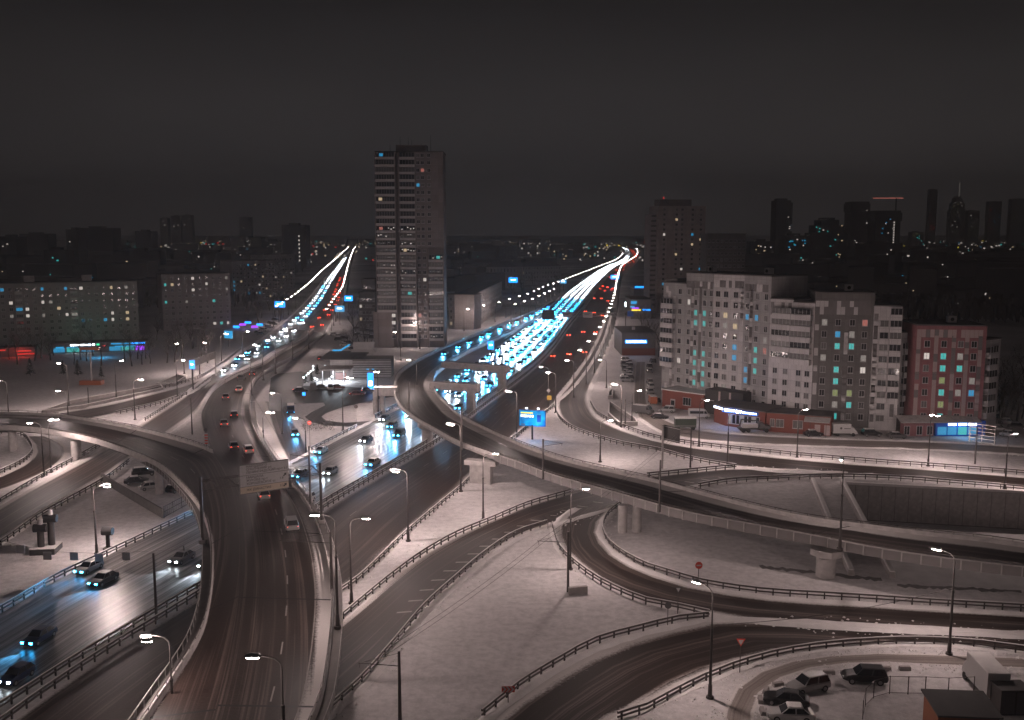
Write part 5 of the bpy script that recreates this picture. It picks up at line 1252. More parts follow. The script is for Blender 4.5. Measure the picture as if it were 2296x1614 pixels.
# ------------------------------------------------------------------ vehicles (forward is +x)
def cpaint(n, c, rough=.35): return pmat('car paint ' + n, c, rough, .2, var=.06, spec=.5)
PAINT = {n: cpaint(n, c) for n, c in (('black', (.018, .017, .018)), ('white', (.50, .48, .47)), ('silver', (.30, .29, .285)), ('grey', (.10, .095, .095)), ('dark red', (.13, .02, .018)), ('dark blue', (.02, .03, .07)), ('green', (.05, .065, .05)), ('orange', (.42, .12, .05)))}
def ring(x, w, zb, zt, ch=.12):
    return [(x, -w, zb+ch), (x, -w+ch*.6, zb), (x, w-ch*.6, zb), (x, w, zb+ch), (x, w, zt-ch), (x, w-ch, zt), (x, -w+ch, zt), (x, -w, zt-ch)]
CAR = {}
def car_parts(kind):
    if kind in CAR: return CAR[kind]
    d = {}; b = MB(); g = MB()
    if kind in ('sedan', 'suv', 'hatch'):
        L = {'sedan': 2.3, 'suv': 2.35, 'hatch': 2.0}[kind]; H = {'sedan': 1.45, 'suv': 1.74, 'hatch': 1.5}[kind]; belt = {'sedan': .95, 'suv': 1.08, 'hatch': .98}[kind]
        wd = .90 if kind != 'suv' else .95; zb = .24 if kind != 'suv' else .34
        b.loft([ring(-L, wd*.80, zb+.14, belt*.86), ring(-L+.15, wd*.95, zb+.02, belt*.97), ring(-L*.5, wd, zb, belt), ring(.2, wd, zb, belt), ring(L*.5, wd*.99, zb, belt*.97), ring(L*.84, wd*.95, zb+.02, belt*.84), ring(L, wd*.78, zb+.12, belt*.70)])
        fb, ft = L*.45, L*.14; rt, rb = (-L*.50, -L*.80) if kind == 'sedan' else ((-L*.82, -L*.95) if kind == 'suv' else (-L*.72, -L*.93))
        w0, w1 = wd*.93, wd*.72
        base = [(fb, -w0), (fb, w0), (rb, w0), (rb, -w0)]; top = [(ft, -w1), (ft, w1), (rt, w1), (rt, -w1)]
        lo = [(x, y, belt-.04) for x, y in base]; hi = [(x, y, H) for x, y in top]; mid = [(x*.96, y*.97, H+.035) for x, y in top]
        b.loft([lo, hi, [((x*.9), y*.85, H+.04) for x, y in top]])
        def inset(q, k=.10, out=.018):
            q = [Vector(p) for p in q]; c = sum(q, Vector())/4; n = (q[1]-q[0]).cross(q[2]-q[0]).normalized()
            if n.dot(c - Vector((0, 0, 1))) < 0: n = -n
            return [p.lerp(c, k) + n*out for p in q]
        for i in range(4):
            j = (i+1) % 4; q = [lo[i], lo[j], hi[j], hi[i]]
            if i in (1, 3):
                m0 = [Vector(lo[i]).lerp(Vector(lo[j]), .5), Vector(hi[i]).lerp(Vector(hi[j]), .5)]
                g.poly(inset([lo[i], m0[0], m0[1], hi[i]], .12)); g.poly(inset([m0[0], lo[j], hi[j], m0[1]], .12))
            else: g.poly(inset(q, .09))
        sn = MB(); sn.loft([[(x*.98, y*.98, H+.03) for x, y in top], [(x*.88, y*.85, H+.13) for x, y in top]])
        d['roof_snow'] = sn; wx = (L*.62, -L*.62); wr = .33 if kind != 'suv' else .37; hz = belt*.66; wyy = wd-.10; lx = L-.02; hw = wd*.62
    elif kind in ('van', 'minibus'):
        L, H, wd = 2.8, 2.3, .98
        b.loft([ring(-L, wd*.96, .4, H-.05), ring(-L+.1, wd, .35, H), ring(L*.45, wd, .35, H), ring(L*.62, wd, .35, H-.22), ring(L*.80, wd*.98, .36, 1.25), ring(L*.98, wd*.92, .4, 1.02), ring(L, wd*.85, .5, .9)])
        g.poly([(L*.63, -wd*.85, H-.27), (L*.805, -wd*.88, 1.32), (L*.805, wd*.88, 1.32), (L*.63, wd*.85, H-.27)]); g.v = [(x+.03, y, z+.02) for x, y, z in g.v]
        for s in (-1, 1):
            y = s*(wd+.012); g.poly([(L*.42, y, 1.25), (L*.72, y, 1.25), (L*.58, y, 1.9), (L*.42, y, 1.95)])
            if kind == 'minibus': g.poly([(-L*.9, y, 1.25), (L*.36, y, 1.25), (L*.36, y, 1.95), (-L*.9, y, 1.95)])
        sn = MB(); sn.box((-L*.25, 0, H+.04), (L*1.35, wd*1.8, .1)); d['roof_snow'] = sn; wx = (L*.64, -L*.60); wr = .36; hz = .75; wyy = wd-.12; lx = L-.05; hw = wd*.72
    d['body'] = b; d['glass'] = g
    w = MB(); w.tube((0, -.11, 0), (0, .11, 0), wr, n=14); d['wheel'] = w
    rm = MB(); rm.tube((0, -.125, 0), (0, .125, 0), wr*.58, n=10); d['rim'] = rm
    d['headlight'] = MB().box((0, 0, 0), (.10, .34, .18)); d['tail_light'] = MB().box((0, 0, 0), (.08, .30, .16))
    d['pos'] = (wx, wyy, wr, lx, hw, hz); d['m'] = {}
    CAR[kind] = d; return d
def cmesh(d, part, mat):
    k = (part, mat.name)
    if k not in d['m']: d['m'][k] = d[part].mesh(part, mat)
    return d['m'][k]
def car(p, ang, kind, col, label, group=None, head=None, tail=False, snow=False, spot=0.0, cat='car', name='car'):
    d = car_parts(kind); root = empty(name, p, ang); tag(root, label, cat, group); wx, wy, wr, lx, hw, hz = d['pos']
    put('body', cmesh(d, 'body', PAINT[col]), root); put('glass', cmesh(d, 'glass', MATS['dark glass']), root)
    for x in wx:
        for s in (-1, 1):
            wl = put('wheel', cmesh(d, 'wheel', MATS['black rubber']), root, (x, s*wy, wr)); put('rim', cmesh(d, 'rim', MATS['lamp housing']), wl)
    for s in (-1, 1):
        put('headlight', cmesh(d, 'headlight', MATS[head] if head else MATS['lamp housing']), root, (lx-.02, s*hw, hz))
        put('tail_light', cmesh(d, 'tail_light', MATS['tail glow'] if tail else MATS['sign red']), root, (-lx+.03, s*hw, hz+.12))
    if snow: put('roof_snow', cmesh(d, 'roof_snow', MATS['snow']), root)
    if spot:
        ld = beam(head, spot); lo = bpy.data.objects.new('headlight_beam', ld); COL.objects.link(lo); lo.parent = root; lo.location = (lx+.25, 0, hz+.05); lo.rotation_euler = (0, -PI/2 + math.radians(3.5), 0)
    return root
_beam = {}
def beam(head, power):
    k = (head, power)
    if k not in _beam:
        ld = bpy.data.lights.new('headlight_beam', 'SPOT'); ld.energy = power; ld.spot_size = math.radians(52); ld.spot_blend = 1.0
        ld.color = (.10, .50, 1.0) if head == 'head blue' else (.70, .85, 1.0); ld.shadow_soft_size = .12; _beam[k] = ld
    return _beam[k]
_far = {}
def far_car(p, ang, col, label, group, head=None, tail=False, spot=0.0):
    k = (col, head, tail)
    if k not in _far:
        m = MB(); m.loft([ring(x, w_, .3, z_, .1) for x, w_, z_ in ((-2.25, .8, .85), (-1.9, .9, .95), (1.5, .9, .92), (2.25, .78, .7))], 0)
        m.loft([[(1.0, -.84, .93), (1.0, .84, .93), (-1.8, .84, .93), (-1.8, -.84, .93)], [(.3, -.65, 1.45), (.3, .65, 1.45), (-1.2, .65, 1.45), (-1.2, -.65, 1.45)]], 1)
        for s in (-1, 1): m.box((2.26, s*.60, .66), (.12, .36, .20), 0, 2); m.box((-2.26, s*.62, .78), (.1, .34, .17), 0, 3)
        _far[k] = m.mesh('car', [PAINT[col], MATS['dark glass'], MATS[head] if head else MATS['lamp housing'], MATS['tail glow'] if tail else MATS['sign red']])
    o = put('car', _far[k], None, p, ang); tag(o, label, 'car', group)
    if spot:
        ld = beam(head, spot); lo = bpy.data.objects.new('headlight_beam', ld); COL.objects.link(lo); lo.parent = o; lo.location = (2.6, 0, .72); lo.rotation_euler = (0, -PI/2 + math.radians(3.5), 0)
    return o
rt_ = random.Random(5)
def ang_of(d): return math.atan2(d.y, d.x)
def traffic(st, lanes, t0, t1, gap, towards, what, group, heads=('head white',), tail=False, farlim=430, spot=0, spotlim=700, zoff=.0):
    for li, f in enumerate(lanes):
        t = t0 + rt_.uniform(0, gap(t0)); k = 0
        while t < t1:
            p, d = st.at(t, f); a = ang_of(d) + (PI if towards else 0); p = p + Vector((0, 0, zoff))
            dist = (p-Vector((0, 0, 48))).length
            head = rt_.choice(heads) if heads else None
            lab = ordn(k) + ' car from the near end, ' + (ORD[li] + ' lane ' if len(lanes) > 1 else '') + what
            col = rt_.choice(('black', 'white', 'silver', 'grey', 'dark blue', 'grey', 'black'))
            sp = spot*(1.9 if t < 260 and st is A1 else 1) if dist < spotlim and head and heads else 0
            if dist < farlim: car(p, a, rt_.choice(('sedan', 'sedan', 'suv', 'hatch')), col, lab, group, head, tail, False, sp)
            else: far_car(p, a, col, lab, group, head, tail, sp)
            k += 1; t += gap(t)*rt_.uniform(.7, 1.35)
g_in = lambda t: 30 if t < 130 else (17 if t < 250 else (12.5 if t < 520 else 15))
traffic(A1, (.13, .37, .61, .85), 18, 640, g_in, True, 'of the inbound headlight stream', 'inbound cars with headlights on', ('head blue', 'head white', 'head blue'), False, 360, 5200, 600)
traffic(A2, (.15, .45, .75), 240, 800, lambda t: 105, False, 'of the outbound tail light stream', 'outbound cars with tail lights on', (), True, 330)
traffic(Cst, (.55,), 25, 330, lambda t: 22, False, 'on the flyover with blue headlights', 'cars on the flyover', ('head blue',), False, 430, 6000, 900, .02)
traffic(Gst, (.42, .66), 62, 250, lambda t: 34, False, 'going up the wide overpass', 'cars on the overpass', (), True, 420, 0, 0, .02)
traffic(I, (.20, .36), 20, 420, lambda t: 24 if t < 250 else 30, True, 'coming down the side street', 'inbound cars on the side street', ('head white', 'head blue', 'head white'), False, 300, 1400, 500)
traffic(I, (.68, .85), 10, 600, lambda t: 48, False, 'going up the side street', 'outbound cars on the side street', (), True, 300)
traffic(J, (.30, .58), J.T-150, J.T, lambda t: 20, True, 'of the left street above the overpass fork', 'inbound cars on the left street', ('head white', 'head blue', 'head white'), False, 300, 1400, 500)
car(J.at(J.T-160, .45)[0], ang_of(J.at(J.T-160, .45)[1]) + PI, 'sedan', 'white', 'white car with headlights coming down beside the overpass', None, 'head white', False, True, 1500)
# very distant traffic beyond the counted cars
m = MB(); md = []
for st, lanes, a0, a1, mi, gp in ((A1, (.13, .37, .61, .85), 642, 3300, 0, 18), (A2, (.2, .5, .8), 800, 3000, 1, 170), (I, (.2, .36), 420, 1500, 0, 40)):
    for f in lanes:
        t = a0
        while t < min(a1, st.T-10):
            p, d = st.at(t, f); an = ang_of(d)
            m.box((p.x, p.y, .75), (4.4, 1.8, 1.1), an, 2)
            q = p + d*(-2.3 if mi == 0 else -2.3)
            sd_ = Vector((d.y, -d.x, 0))*.62
            for s_ in (-1, 1): m.box((q.x+sd_.x*s_, q.y+sd_.y*s_, .75), (.2, .42, .28), an, mi)
            t += gp*rt_.uniform(.7, 1.3)
tag(m.build('distant_traffic', [MATS['head white'], MATS['tail glow'], PAINT['grey']]), 'far stream of cars with lights where the avenue vanishes', 'cars', kind='stuff')
# parked cars
def parked(u, v, a, kind, col, label, snow=True, z=0.0, head=None, tail=False, **k): return car(G(u, v, z) + Vector((0, 0, .03)), a, kind, col, label, None, head, tail, snow, **k)
lc = lambda x, y: ((2500 + x/2.296)*.6557, (2180 + y/2.296)*.6557)
parked(*lc(1040,345), PI-.12, 'suv', 'black', 'black car parked in the lower right lot', False)
parked(*lc(600,415), PI+.35, 'suv', 'silver', 'silver estate car with sunroof in the lower right lot', False)
parked(*lc(430,520), PI-.30, 'sedan', 'black', 'black saloon parked in front of the snowed white car', False)
parked(*lc(460,640), PI-.1, 'sedan', 'white', 'snow covered white car cut by the bottom edge')
parked(*r5(715,400), .4, 'suv', 'black', 'black car with snow parked farthest under the left ramp')
parked(*r5(678,440), .35, 'sedan', 'black', 'black saloon parked left under the ramp')
parked(*r5(752,468), .55, 'sedan', 'silver', 'pale saloon parked beside the ramp column')
parked(*r5(872,480), 1.2, 'hatch', 'black', 'dark hatchback parked right of the ramp column')
for i in range(11):
    x, y = 275, 375+i*30
    parked(*k4(x, y), PI-.05 if i % 2 else .05, rt_.choice(('sedan', 'suv', 'hatch')), rt_.choice(('grey', 'black', 'silver', 'white')), ordn(i) + ' snowed car from the far end of the parking row')
for i, (x, y, k, c) in enumerate(((660,390,'suv','black'), (612,465,'sedan','black'), (608,535,'sedan','silver'), (612,700,'hatch','grey'), (628,770,'suv','white'), (612,850,'suv','silver'))):
    parked(*k4(x, y), PI/2+.05, k, c, ordn(i) + ' car from the far end parked along the white block')
parked(*k4(655,1000), PI/2, 'van', 'orange', 'orange van parked by the small brick shop', True, name='van', cat='van')
parked(*k4(520,1150), -.55, 'van', 'grey', 'dark van with orange stripe standing on the lot exit', True, name='van', cat='van')
parked(*k4(720,980), PI/2, 'hatch', 'black', 'dark car squeezed behind the orange van')
parked(*k4(865,1130), PI-.25, 'suv', 'silver', 'pale estate car in front of the small brick shop')
parked(*k4(765,1230), -.35, 'sedan', 'black', 'black car crossing in front of the stairwell')
parked(*k4(1270,1085), .05, 'suv', 'grey', 'grey car parked near the archway')
parked(*k4(1350,1215), -.05, 'minibus', 'white', 'white minibus behind the green trailer', True, name='minibus', cat='minibus')
q4 = lambda x, y: ((2400 + x/4.592)*.6557, (1340 + y/4.592)*.6557)
parked(*q4(1740,690), .05, 'sedan', 'black', 'black saloon parked in front of the awning shop')
parked(*r8(880,138), 0.0, 'suv', 'black', 'black car parked between white van and red block')
parked(*r8(1010,148), -.05, 'sedan', 'grey', 'dark saloon with open space to the red block')
for i, (x, y) in enumerate(((1510,25), (1545,50), (1590,75), (1640,100), (1540,110), (1600,140))):
    parked(*r8(x, y), -.6, 'sedan', rt_.choice(('black', 'grey', 'silver')), ordn(i) + ' car on the dark yard right of the red block')
# filling station and tower car parks
for i, (x, y, k, c, tl) in enumerate(((380,930,'sedan','black',True), (590,900,'van','grey',False), (740,880,'sedan','black',True), (880,890,'suv','white',False), (1000,880,'sedan','dark red',True))):
    parked(*k6(x, y), PI/2 + .2 if k != 'sedan' else .1, k, c, ordn(i) + ' vehicle from the left in the queue at the filling station', k != 'van', tail=tl, name='van' if k == 'van' else 'car', cat='van' if k == 'van' else 'car')
parked(*k6(1330,990), .15, 'sedan', 'dark red', 'car with red tail lights leaving the filling station', False, tail=True)
parked(*k6(700,395), PI/2+.35, 'sedan', 'dark red', 'car with glowing red lights behind the filling station', False, tail=True)
parked(*k6(1500,935), .3, 'hatch', 'dark blue', 'small car with violet glow beside the lit pylon', False, head='head blue', tail=True)
car(G(652, 926), -1.35, 'minibus', 'dark blue', 'minibus with dazzling blue headlights on the station exit', None, 'head blue', False, True, 2500, 'minibus', 'minibus')
car(G(661, 976), -1.30, 'sedan', 'grey', 'car with dazzling blue headlights nearest the avenue on the exit', None, 'head blue', False, False, 2500)
for i in range(9): parked(*r2(790 + i*14 + (i % 3)*22, 1030 + i*14), .1, rt_.choice(('sedan', 'suv')), rt_.choice(('grey', 'silver', 'white', 'black')), ordn(i) + ' snowed car from the far end behind the filling station')
for i in range(8): parked(*r2(980 + (i % 4)*40, 985 + (i//4)*45 + (i % 4)*8), .15, rt_.choice(('sedan', 'suv')), rt_.choice(('grey', 'silver', 'black')), ordn(i) + ' snowed car in the yard left of the tower')
for i in range(9): parked(*r2(190 + i*17, 1015 - i*13 + (i % 2)*22), -.5, rt_.choice(('sedan', 'suv', 'hatch')), rt_.choice(('grey', 'silver', 'black', 'white')), ordn(i) + ' snowed car parked left of the side street')
# box truck and kiosk at the lower right
def box_truck(p, a, label, L=6.8, H=3.1, cabc='white'):
    root = empty('box_truck', p, a); tag(root, label, 'truck')
    MB().box((-.6, 0, .75+H/2-.35), (L-1.9, 2.25, H-.7)).build('cargo_box', PAINT['white'], root); MB().box((-.6, 0, H+.09), (L-1.95, 2.2, .12)).build('roof_snow', MATS['snow'], root)
    c = MB(); c.loft([ring(x, w_, .5, z_, .12) for x, w_, z_ in ((L/2-1.52, 1.0, 2.2), (L/2-.9, 1.0, 2.15), (L/2-.25, .96, 1.35), (L/2, .9, 1.1))]); c.build('cab', PAINT[cabc], root)
    MB().poly([(L/2-.86, -.85, 2.1), (L/2-.22, -.85, 1.4), (L/2-.22, .85, 1.4), (L/2-.86, .85, 2.1)][::-1]); w = MB(); w.poly([(L/2-.84, -.85, 2.13), (L/2-.2, -.85, 1.43), (L/2-.2, .85, 1.43), (L/2-.84, .85, 2.13)]); w.build('windscreen', MATS['dark glass'], root)
    MB().box((-.3, 0, .6), (L-.8, 1.0, .25)).build('chassis', MATS['dark steel'], root)
    for x in (L/2-1.0, -L/2+1.5):
        for s in (-1, 1): MB().tube((x, s*.95-.13, .42), (x, s*.95+.13, .42), .42, n=14).build('wheel', MATS['black rubber'], root)
    return root
box_truck(G(2205, 1548), math.atan2(G(2170,1508).y-G(2240,1585).y, G(2170,1508).x-G(2240,1585).x), 'white box truck parked in the lower right lot', 7.2, 3.3)
bt = box_truck(G(*r8(732,135)), .0, 'white delivery van with a play sign parked before the awning shop', 6.2, 2.8)
MB().tube((-.9, -1.135, 2.0), (-.9, -1.15, 2.0), .28, n=14).build('round_emblem', MATS['sign back'], bt); MB().box((.6, -1.14, 1.9), (1.5, .02, .18)).build('side_lettering', MATS['sign back'], bt)
tr = empty('site_trailer', G(*k4(1140,1385)), .0); tag(tr, 'dark green site trailer with snowy roof on the verge', 'trailer')
MB().box((0, 0, 1.75), (5.2, 2.2, 2.2)).build('box', PAINT['green'], tr); MB().loft([[(x, -1.15, 2.86), (x, 1.15, 2.86), (x, .7, 3.2), (x, -.7, 3.2)] for x in (-2.7, 2.7)]).build('roof_snow', MATS['snow'], tr)
for x in (-1.9, 1.9):
    for s in (-1, 1): MB().tube((x, s*.95-.12, .45), (x, s*.95+.12, .45), .45, n=14).build('wheel', MATS['black rubber'], tr)
MB().tube((-2.6, 0, .6), (-4.2, 0, .5), .06, n=6).build('drawbar', MATS['dark steel'], tr); MB().box((0, -1.13, 1.05), (5.2, .03, .1)).build('trim_strip', MATS['panel grey'], tr)
cr_ = empty('crane_truck', G(*q4(815,625)), .0); tag(cr_, 'dark truck with folded crane parked before the glazed shop', 'truck')
MB().box((-.8, 0, .95), (6.4, 2.2, .35)).build('chassis', MATS['dark steel'], cr_); MB().loft([ring(x, w_, .8, z_, .12) for x, w_, z_ in ((1.0, 1.05, 2.5), (2.0, 1.05, 2.45), (2.3, 1.0, 1.8), (3.6, .9, 1.7), (3.75, .8, 1.5))]).build('cab', PAINT['grey'], cr_)
MB().box((-1.2, 0, 1.6), (3.8, 1.6, .9)).build('equipment_box', MATS['panel grey'], cr_); MB().tube((-3.6, 0, 1.4), (-3.2, 0, 3.2), .2, n=8).build('crane_post', MATS['dark steel'], cr_); MB().tube((-3.2, 0, 3.1), (.4, .2, 2.7), .14, n=8).build('crane_boom', MATS['dark steel'], cr_); MB().box((-1.2, 0, 2.1), (3.2, 1.3, .1)).build('snow_cover', MATS['snow'], cr_)
for x in (2.8, -1.6, -2.9):
    for s in (-1, 1): MB().tube((x, s*.95-.15, .5), (x, s*.95+.15, .5), .5, n=14).build('wheel', MATS['black rubber'], cr_)
kk = empty('kiosk', G(2150, 1640), -.08); tag(kk, 'orange kiosk with dark snowy roof at the bottom right corner', 'kiosk')
MB().box((0, 0, 1.3), (5.6, 4.0, 2.6)).build('wall', pmat('orange brick', (.25, .09, .045), .8), kk); MB().loft([[(-3.0, -2.4, 2.62), (3.0, -2.4, 2.62), (3.0, 2.4, 2.95), (-3.0, 2.4, 2.95)], [(-3.0, -2.4, 2.8), (3.0, -2.4, 2.8), (3.0, 2.4, 3.13), (-3.0, 2.4, 3.13)]]).build('roof', MATS['roof dark'], kk)
eb = empty('switch_cabinet', G(2262, 1592), .0); tag(eb, 'dark metal cabinet behind the white box truck', 'cabinet')
MB().box((0, 0, 1.3), (3.0, 2.2, 2.6)).build('housing', MATS['dark steel'], eb); MB().box((0, 0, 2.66), (3.2, 2.4, .1)).build('lid', MATS['roof dark'], eb)
for x in (-.75, .75): MB().box((x, -1.12, 1.3), (1.3, .04, 2.3)).build('door', MATS['sign back'], eb)
# lot fence
fp = [G(*lc(x, y)) for x, y in ((1030,640), (1050,540), (1115,475), (1240,440), (1385,445), (1520,445), (1700,455), (1900,445))]
fn = empty('lot_fence', fp[0]); tag(fn, 'thin wire fence around the kiosk corner of the lot', 'fence'); m = MB(); pst = MB().tube((0, 0, -.1), (0, 0, 2.0), .05, n=6).mesh('fence_post', MATS['galvanised steel'])
for p in fp: put('fence_post', pst, fn, p - fp[0])
for a, b in zip(fp, fp[1:]):
    for z in (.15, 1.95): m.tube(a - fp[0] + Vector((0, 0, z)), b - fp[0] + Vector((0, 0, z)), .03, n=5)
m.build('fence_rails', MATS['galvanised steel'], fn)
for i, (x, y, a) in enumerate(((765,285,.05), (365,378,.3), (270,425,1.1), (228,500,1.4), (245,590,1.5), (1205,255,0), (1360,252,0))):
    o = MB(); o.loft([[(-.62, -.28, 0), (.62, -.28, 0), (.62, .28, 0), (-.62, .28, 0)], [(-.6, -.2, .42), (.6, -.2, .42), (.6, .2, .42), (-.6, .2, .42)]]); o = o.build('concrete_block', MATS['concrete'], None, G(*lc(x, y)) + Vector((0, 0, 0)), a)
    tag(o, ordn(i) + ' small concrete block bordering the lower right lot', 'concrete block', 'lot border blocks')
o = MB().box((0, 0, .5), (2.6, .5, 1.0)).build('concrete_barrier', MATS['concrete'], None, G(1295, 1331), .25); tag(o, 'concrete barrier lying beside the leaning wire pole', 'barrier')
# ------------------------------------------------------------------ sculpture, pylon, stairwells
sc0 = G(104, 1236); scu = empty('sculpture', sc0, .12); tag(scu, 'sculpture of two columns with drum heads on a square base', 'sculpture')
MB().box((0, 0, .45), (3.6, 3.6, .9)).build('base', MATS['dark concrete'], scu); MB().box((0, 0, .93), (3.7, 3.7, .08)).build('base_snow', MATS['snow'], scu)
for x, y, h in ((-.5, -.5, 3.4), (.75, .3, 4.6)):
    c = MB().tube((x, y, .95), (x, y, h), .5, n=16).build('column', MATS['dark steel'], scu, smooth=False)
    MB().tube((x-.95, y, h+.45), (x+.95, y, h+.45), .62, n=14).build('drum', MATS['lettering dark'], c); MB().tube((x, y, h+1.1), (x+.1, y, h+1.9), .42, .35, n=12).build('cap', MATS['panel grey'], c)
sp_ = empty('sculpture', G(243, 1232), 0); tag(sp_, 'single short post with drum head by the guardrail', 'sculpture')
MB().box((0, 0, .2), (1.2, 1.2, .4)).build('base', MATS['dark concrete'], sp_); MB().tube((0, 0, .4), (0, 0, 2.4), .3, n=12).build('column', MATS['dark steel'], sp_); MB().tube((-.8, 0, 2.9), (.8, 0, 2.9), .62, n=12).build('drum', MATS['lettering dark'], sp_)
py = empty('flag_pylon', G(206, 862)); tag(py, 'tall grey pylon with orange red top plate and red base in the park', 'pylon')
MB().tube((0, 0, 0), (0, 0, 11.4), .22, .18, 8).build('mast', MATS['panel grey'], py); MB().box((0, 0, 11.7), (6.0, 1.4, .9)).build('top_plate', MATS['car paint orange'] if 'car paint orange' in MATS else PAINT['orange'], py); MB().box((0, 0, .7), (7.0, 2.6, 1.4)).build('base', PAINT['orange'], py)
def trough(pts, label, h=1.0):
    P = [G(*p) for p in pts]; root = empty('stairwell', P[0]); tag(root, label, 'stairwell'); loc = [p-P[0] for p in P] + [Vector()]
    for a, b in zip(loc, loc[1:]):
        d = b-a; MB().box(((a.x+b.x)/2, (a.y+b.y)/2, h/2), (d.length+.3, .34, h), ang_of(d)).build('parapet', MATS['concrete'], root); MB().box(((a.x+b.x)/2, (a.y+b.y)/2, h+.05), (d.length+.32, .38, .1), ang_of(d)).build('snow_cap', MATS['snow'], root)
    m = MB(); m.poly([p + Vector((0, 0, .06)) for p in loc[:-1]]); m.build('stair_floor', MATS['dark concrete'], root)
trough([k4(10,1010), k4(395,1275), k4(425,1330), k4(150,1332), k4(0,1190)], 'long pedestrian stairwell with snowy parapet at the slip road bend')
trough([k4(0,880), k4(65,800), k4(55,930), k4(0,935)], 'small stairwell corner above the long stairwell')
trough([(96,928), (160,905), (360,868), (365,876), (185,916)], 'long low park stairwell parapet behind the left ramp')
trough([(352,866), (398,846), (415,850), (392,866)], 'triangular stairwell parapet beside the left street')
fw = [G(*r5(*p)) for p in ((505,425), (540,450), (680,535), (810,612))]; fw2 = [G(*r5(*p)) for p in ((815,612), (900,565), (985,518))]
for pth, nm, lab, hh, mt in ((fw, 'low_wall', 'dark low wall left of the cars under the ramp', 1.6, 'dark concrete'), (fw2, 'mesh_fence', 'mesh fence closing the parking under the ramp', 2.0, 'dark steel')):
    root = empty(nm, pth[0]); tag(root, lab, 'wall' if hh < 2 else 'fence')
    loc = [p-pth[0] for p in pth]
    if hh < 2: MB().sweep(catmull(loc, 4), [(-.15, 0), (.15, 0), (.15, hh), (-.15, hh)]).build('wall_slab', MATS[mt], root)
    else:
        for z in (.2, 1.1, 2.0): MB().sweep(catmull(loc, 4), [(-.03, z-.04), (.03, z-.04), (.03, z+.04), (-.03, z+.04)]).build('fence_rail', MATS[mt], root)
        pst2 = MB().box((0, 0, 1.05), (.09, .09, 2.1)).mesh('fence_post', MATS[mt]); bar = MB().box((0, 0, 1.1), (.03, .03, 1.8)).mesh('fence_bar', MATS[mt])
        for i, (p, h) in enumerate(along(catmull(loc, 2), .6, 0)): put('fence_post' if i % 5 == 0 else 'fence_bar', pst2 if i % 5 == 0 else bar, root, p, h)
# ------------------------------------------------------------------ filling station
fs = empty('filling_station', G(*k6(900,700)), .03); tag(fs, 'filling station shop with pale walls and low canopy between the roads', 'filling station'); F0 = G(*k6(900,700)); b6 = lambda x, y: G(*k6(x, y)) - F0
def fbox(x0, x1, y, depth, h, mat, name, z=0.0):
    a, b = b6(x0, y), b6(x1, y); return MB().box(((a.x+b.x)/2, a.y+depth/2, z+h/2), (b.x-a.x, depth, h)).build(name, MATS[mat], fs)
fbox(880, 1250, 690, 16, 6.0, 'white cladding', 'shop_wall'); fbox(700, 1420, 690, 22, .4, 'roof dark', 'shop_roof', 6.0)
fbox(680, 1190, 790, 9, .5, 'pale concrete', 'canopy', 4.2)
for x in (720, 900, 1080): a = b6(x, 795); MB().tube((a.x, a.y+1, 0), (a.x, a.y+1, 4.2), .18, n=8).build('canopy_post', MATS['panel grey'], fs)
g_ = fbox(890, 1120, 686, .2, 2.8, 'curtained glass', 'glass_front', 2.2)
for k in range(6): a = b6(890+k*46, 686); MB().box((a.x, a.y-.15, 3.6), (.12, .1, 2.8)).build('glazing_bar', MATS['dark steel'], g_)
s0, s1 = b6(1250, 700), b6(1890, 700)
wl = MB().box(((s0.x+s1.x)/2, s0.y+5, 3.2), (s1.x-s0.x, 10, 6.4)).build('striped_wall', MATS['dark concrete'], fs)
for k in range(7): MB().box(((s0.x+s1.x)/2, s0.y-.08, .7+k*.8), (s1.x-s0.x, .14, .38)).build('wall_slat', MATS['pale concrete'], wl)
a = b6(1450, 560); MB().loft([[(a.x-4.5, a.y-1, 6.2), (a.x+4.5, a.y-1, 6.2), (a.x+4.5, a.y+8, 6.2), (a.x-4.5, a.y+8, 6.2)], [(a.x-3.4, a.y+1, 7.2), (a.x+3.4, a.y+1, 7.2), (a.x+3.4, a.y+6, 7.2), (a.x-3.4, a.y+6, 7.2)], [(a.x-3.9, a.y+3.3, 9.6), (a.x+3.9, a.y+3.3, 9.6), (a.x+3.9, a.y+3.7, 9.6), (a.x-3.9, a.y+3.7, 9.6)]]).build('pagoda_roof', MATS['roof snow'], fs)
for (xa, ya), (xb, yb) in (((760, 200), (900, 200)), ((900, 200), (1010, 60))):
    a, b = b6(xa, 690), b6(xb, 690); dy0, dy1 = 21.5 - (ya-200)*.05, 21.5 - (yb-200)*.05
    MB().tube((a.x, a.y+dy0, 6.7), (b.x, b.y+dy1, 6.7 + (0 if yb == 200 else 1.2)), .3, n=6).build('roof_neon', MATS['neon cyan'], fs)
um = b6(1070, 700); MB().tube((um.x, um.y-1, 2.6), (um.x, um.y-1, 3.5), 2.2, .1, n=12).build('lit_parasol', MATS['lit white'], fs)
a = b6(1060, 720); MB().box((a.x, a.y-1.4, 1.3), (3.6, .2, 2.2)).build('poster_wall', MATS['lit rose'], fs)
ld = bpy.data.lights.new('station_light', 'AREA'); ld.energy = 2600; ld.color = (.80, .9, 1); ld.size = 7
lo = bpy.data.objects.new('station_light', ld); COL.objects.link(lo); lo.parent = fs; a = b6(900, 800); lo.location = (a.x, a.y+3, 4.1)
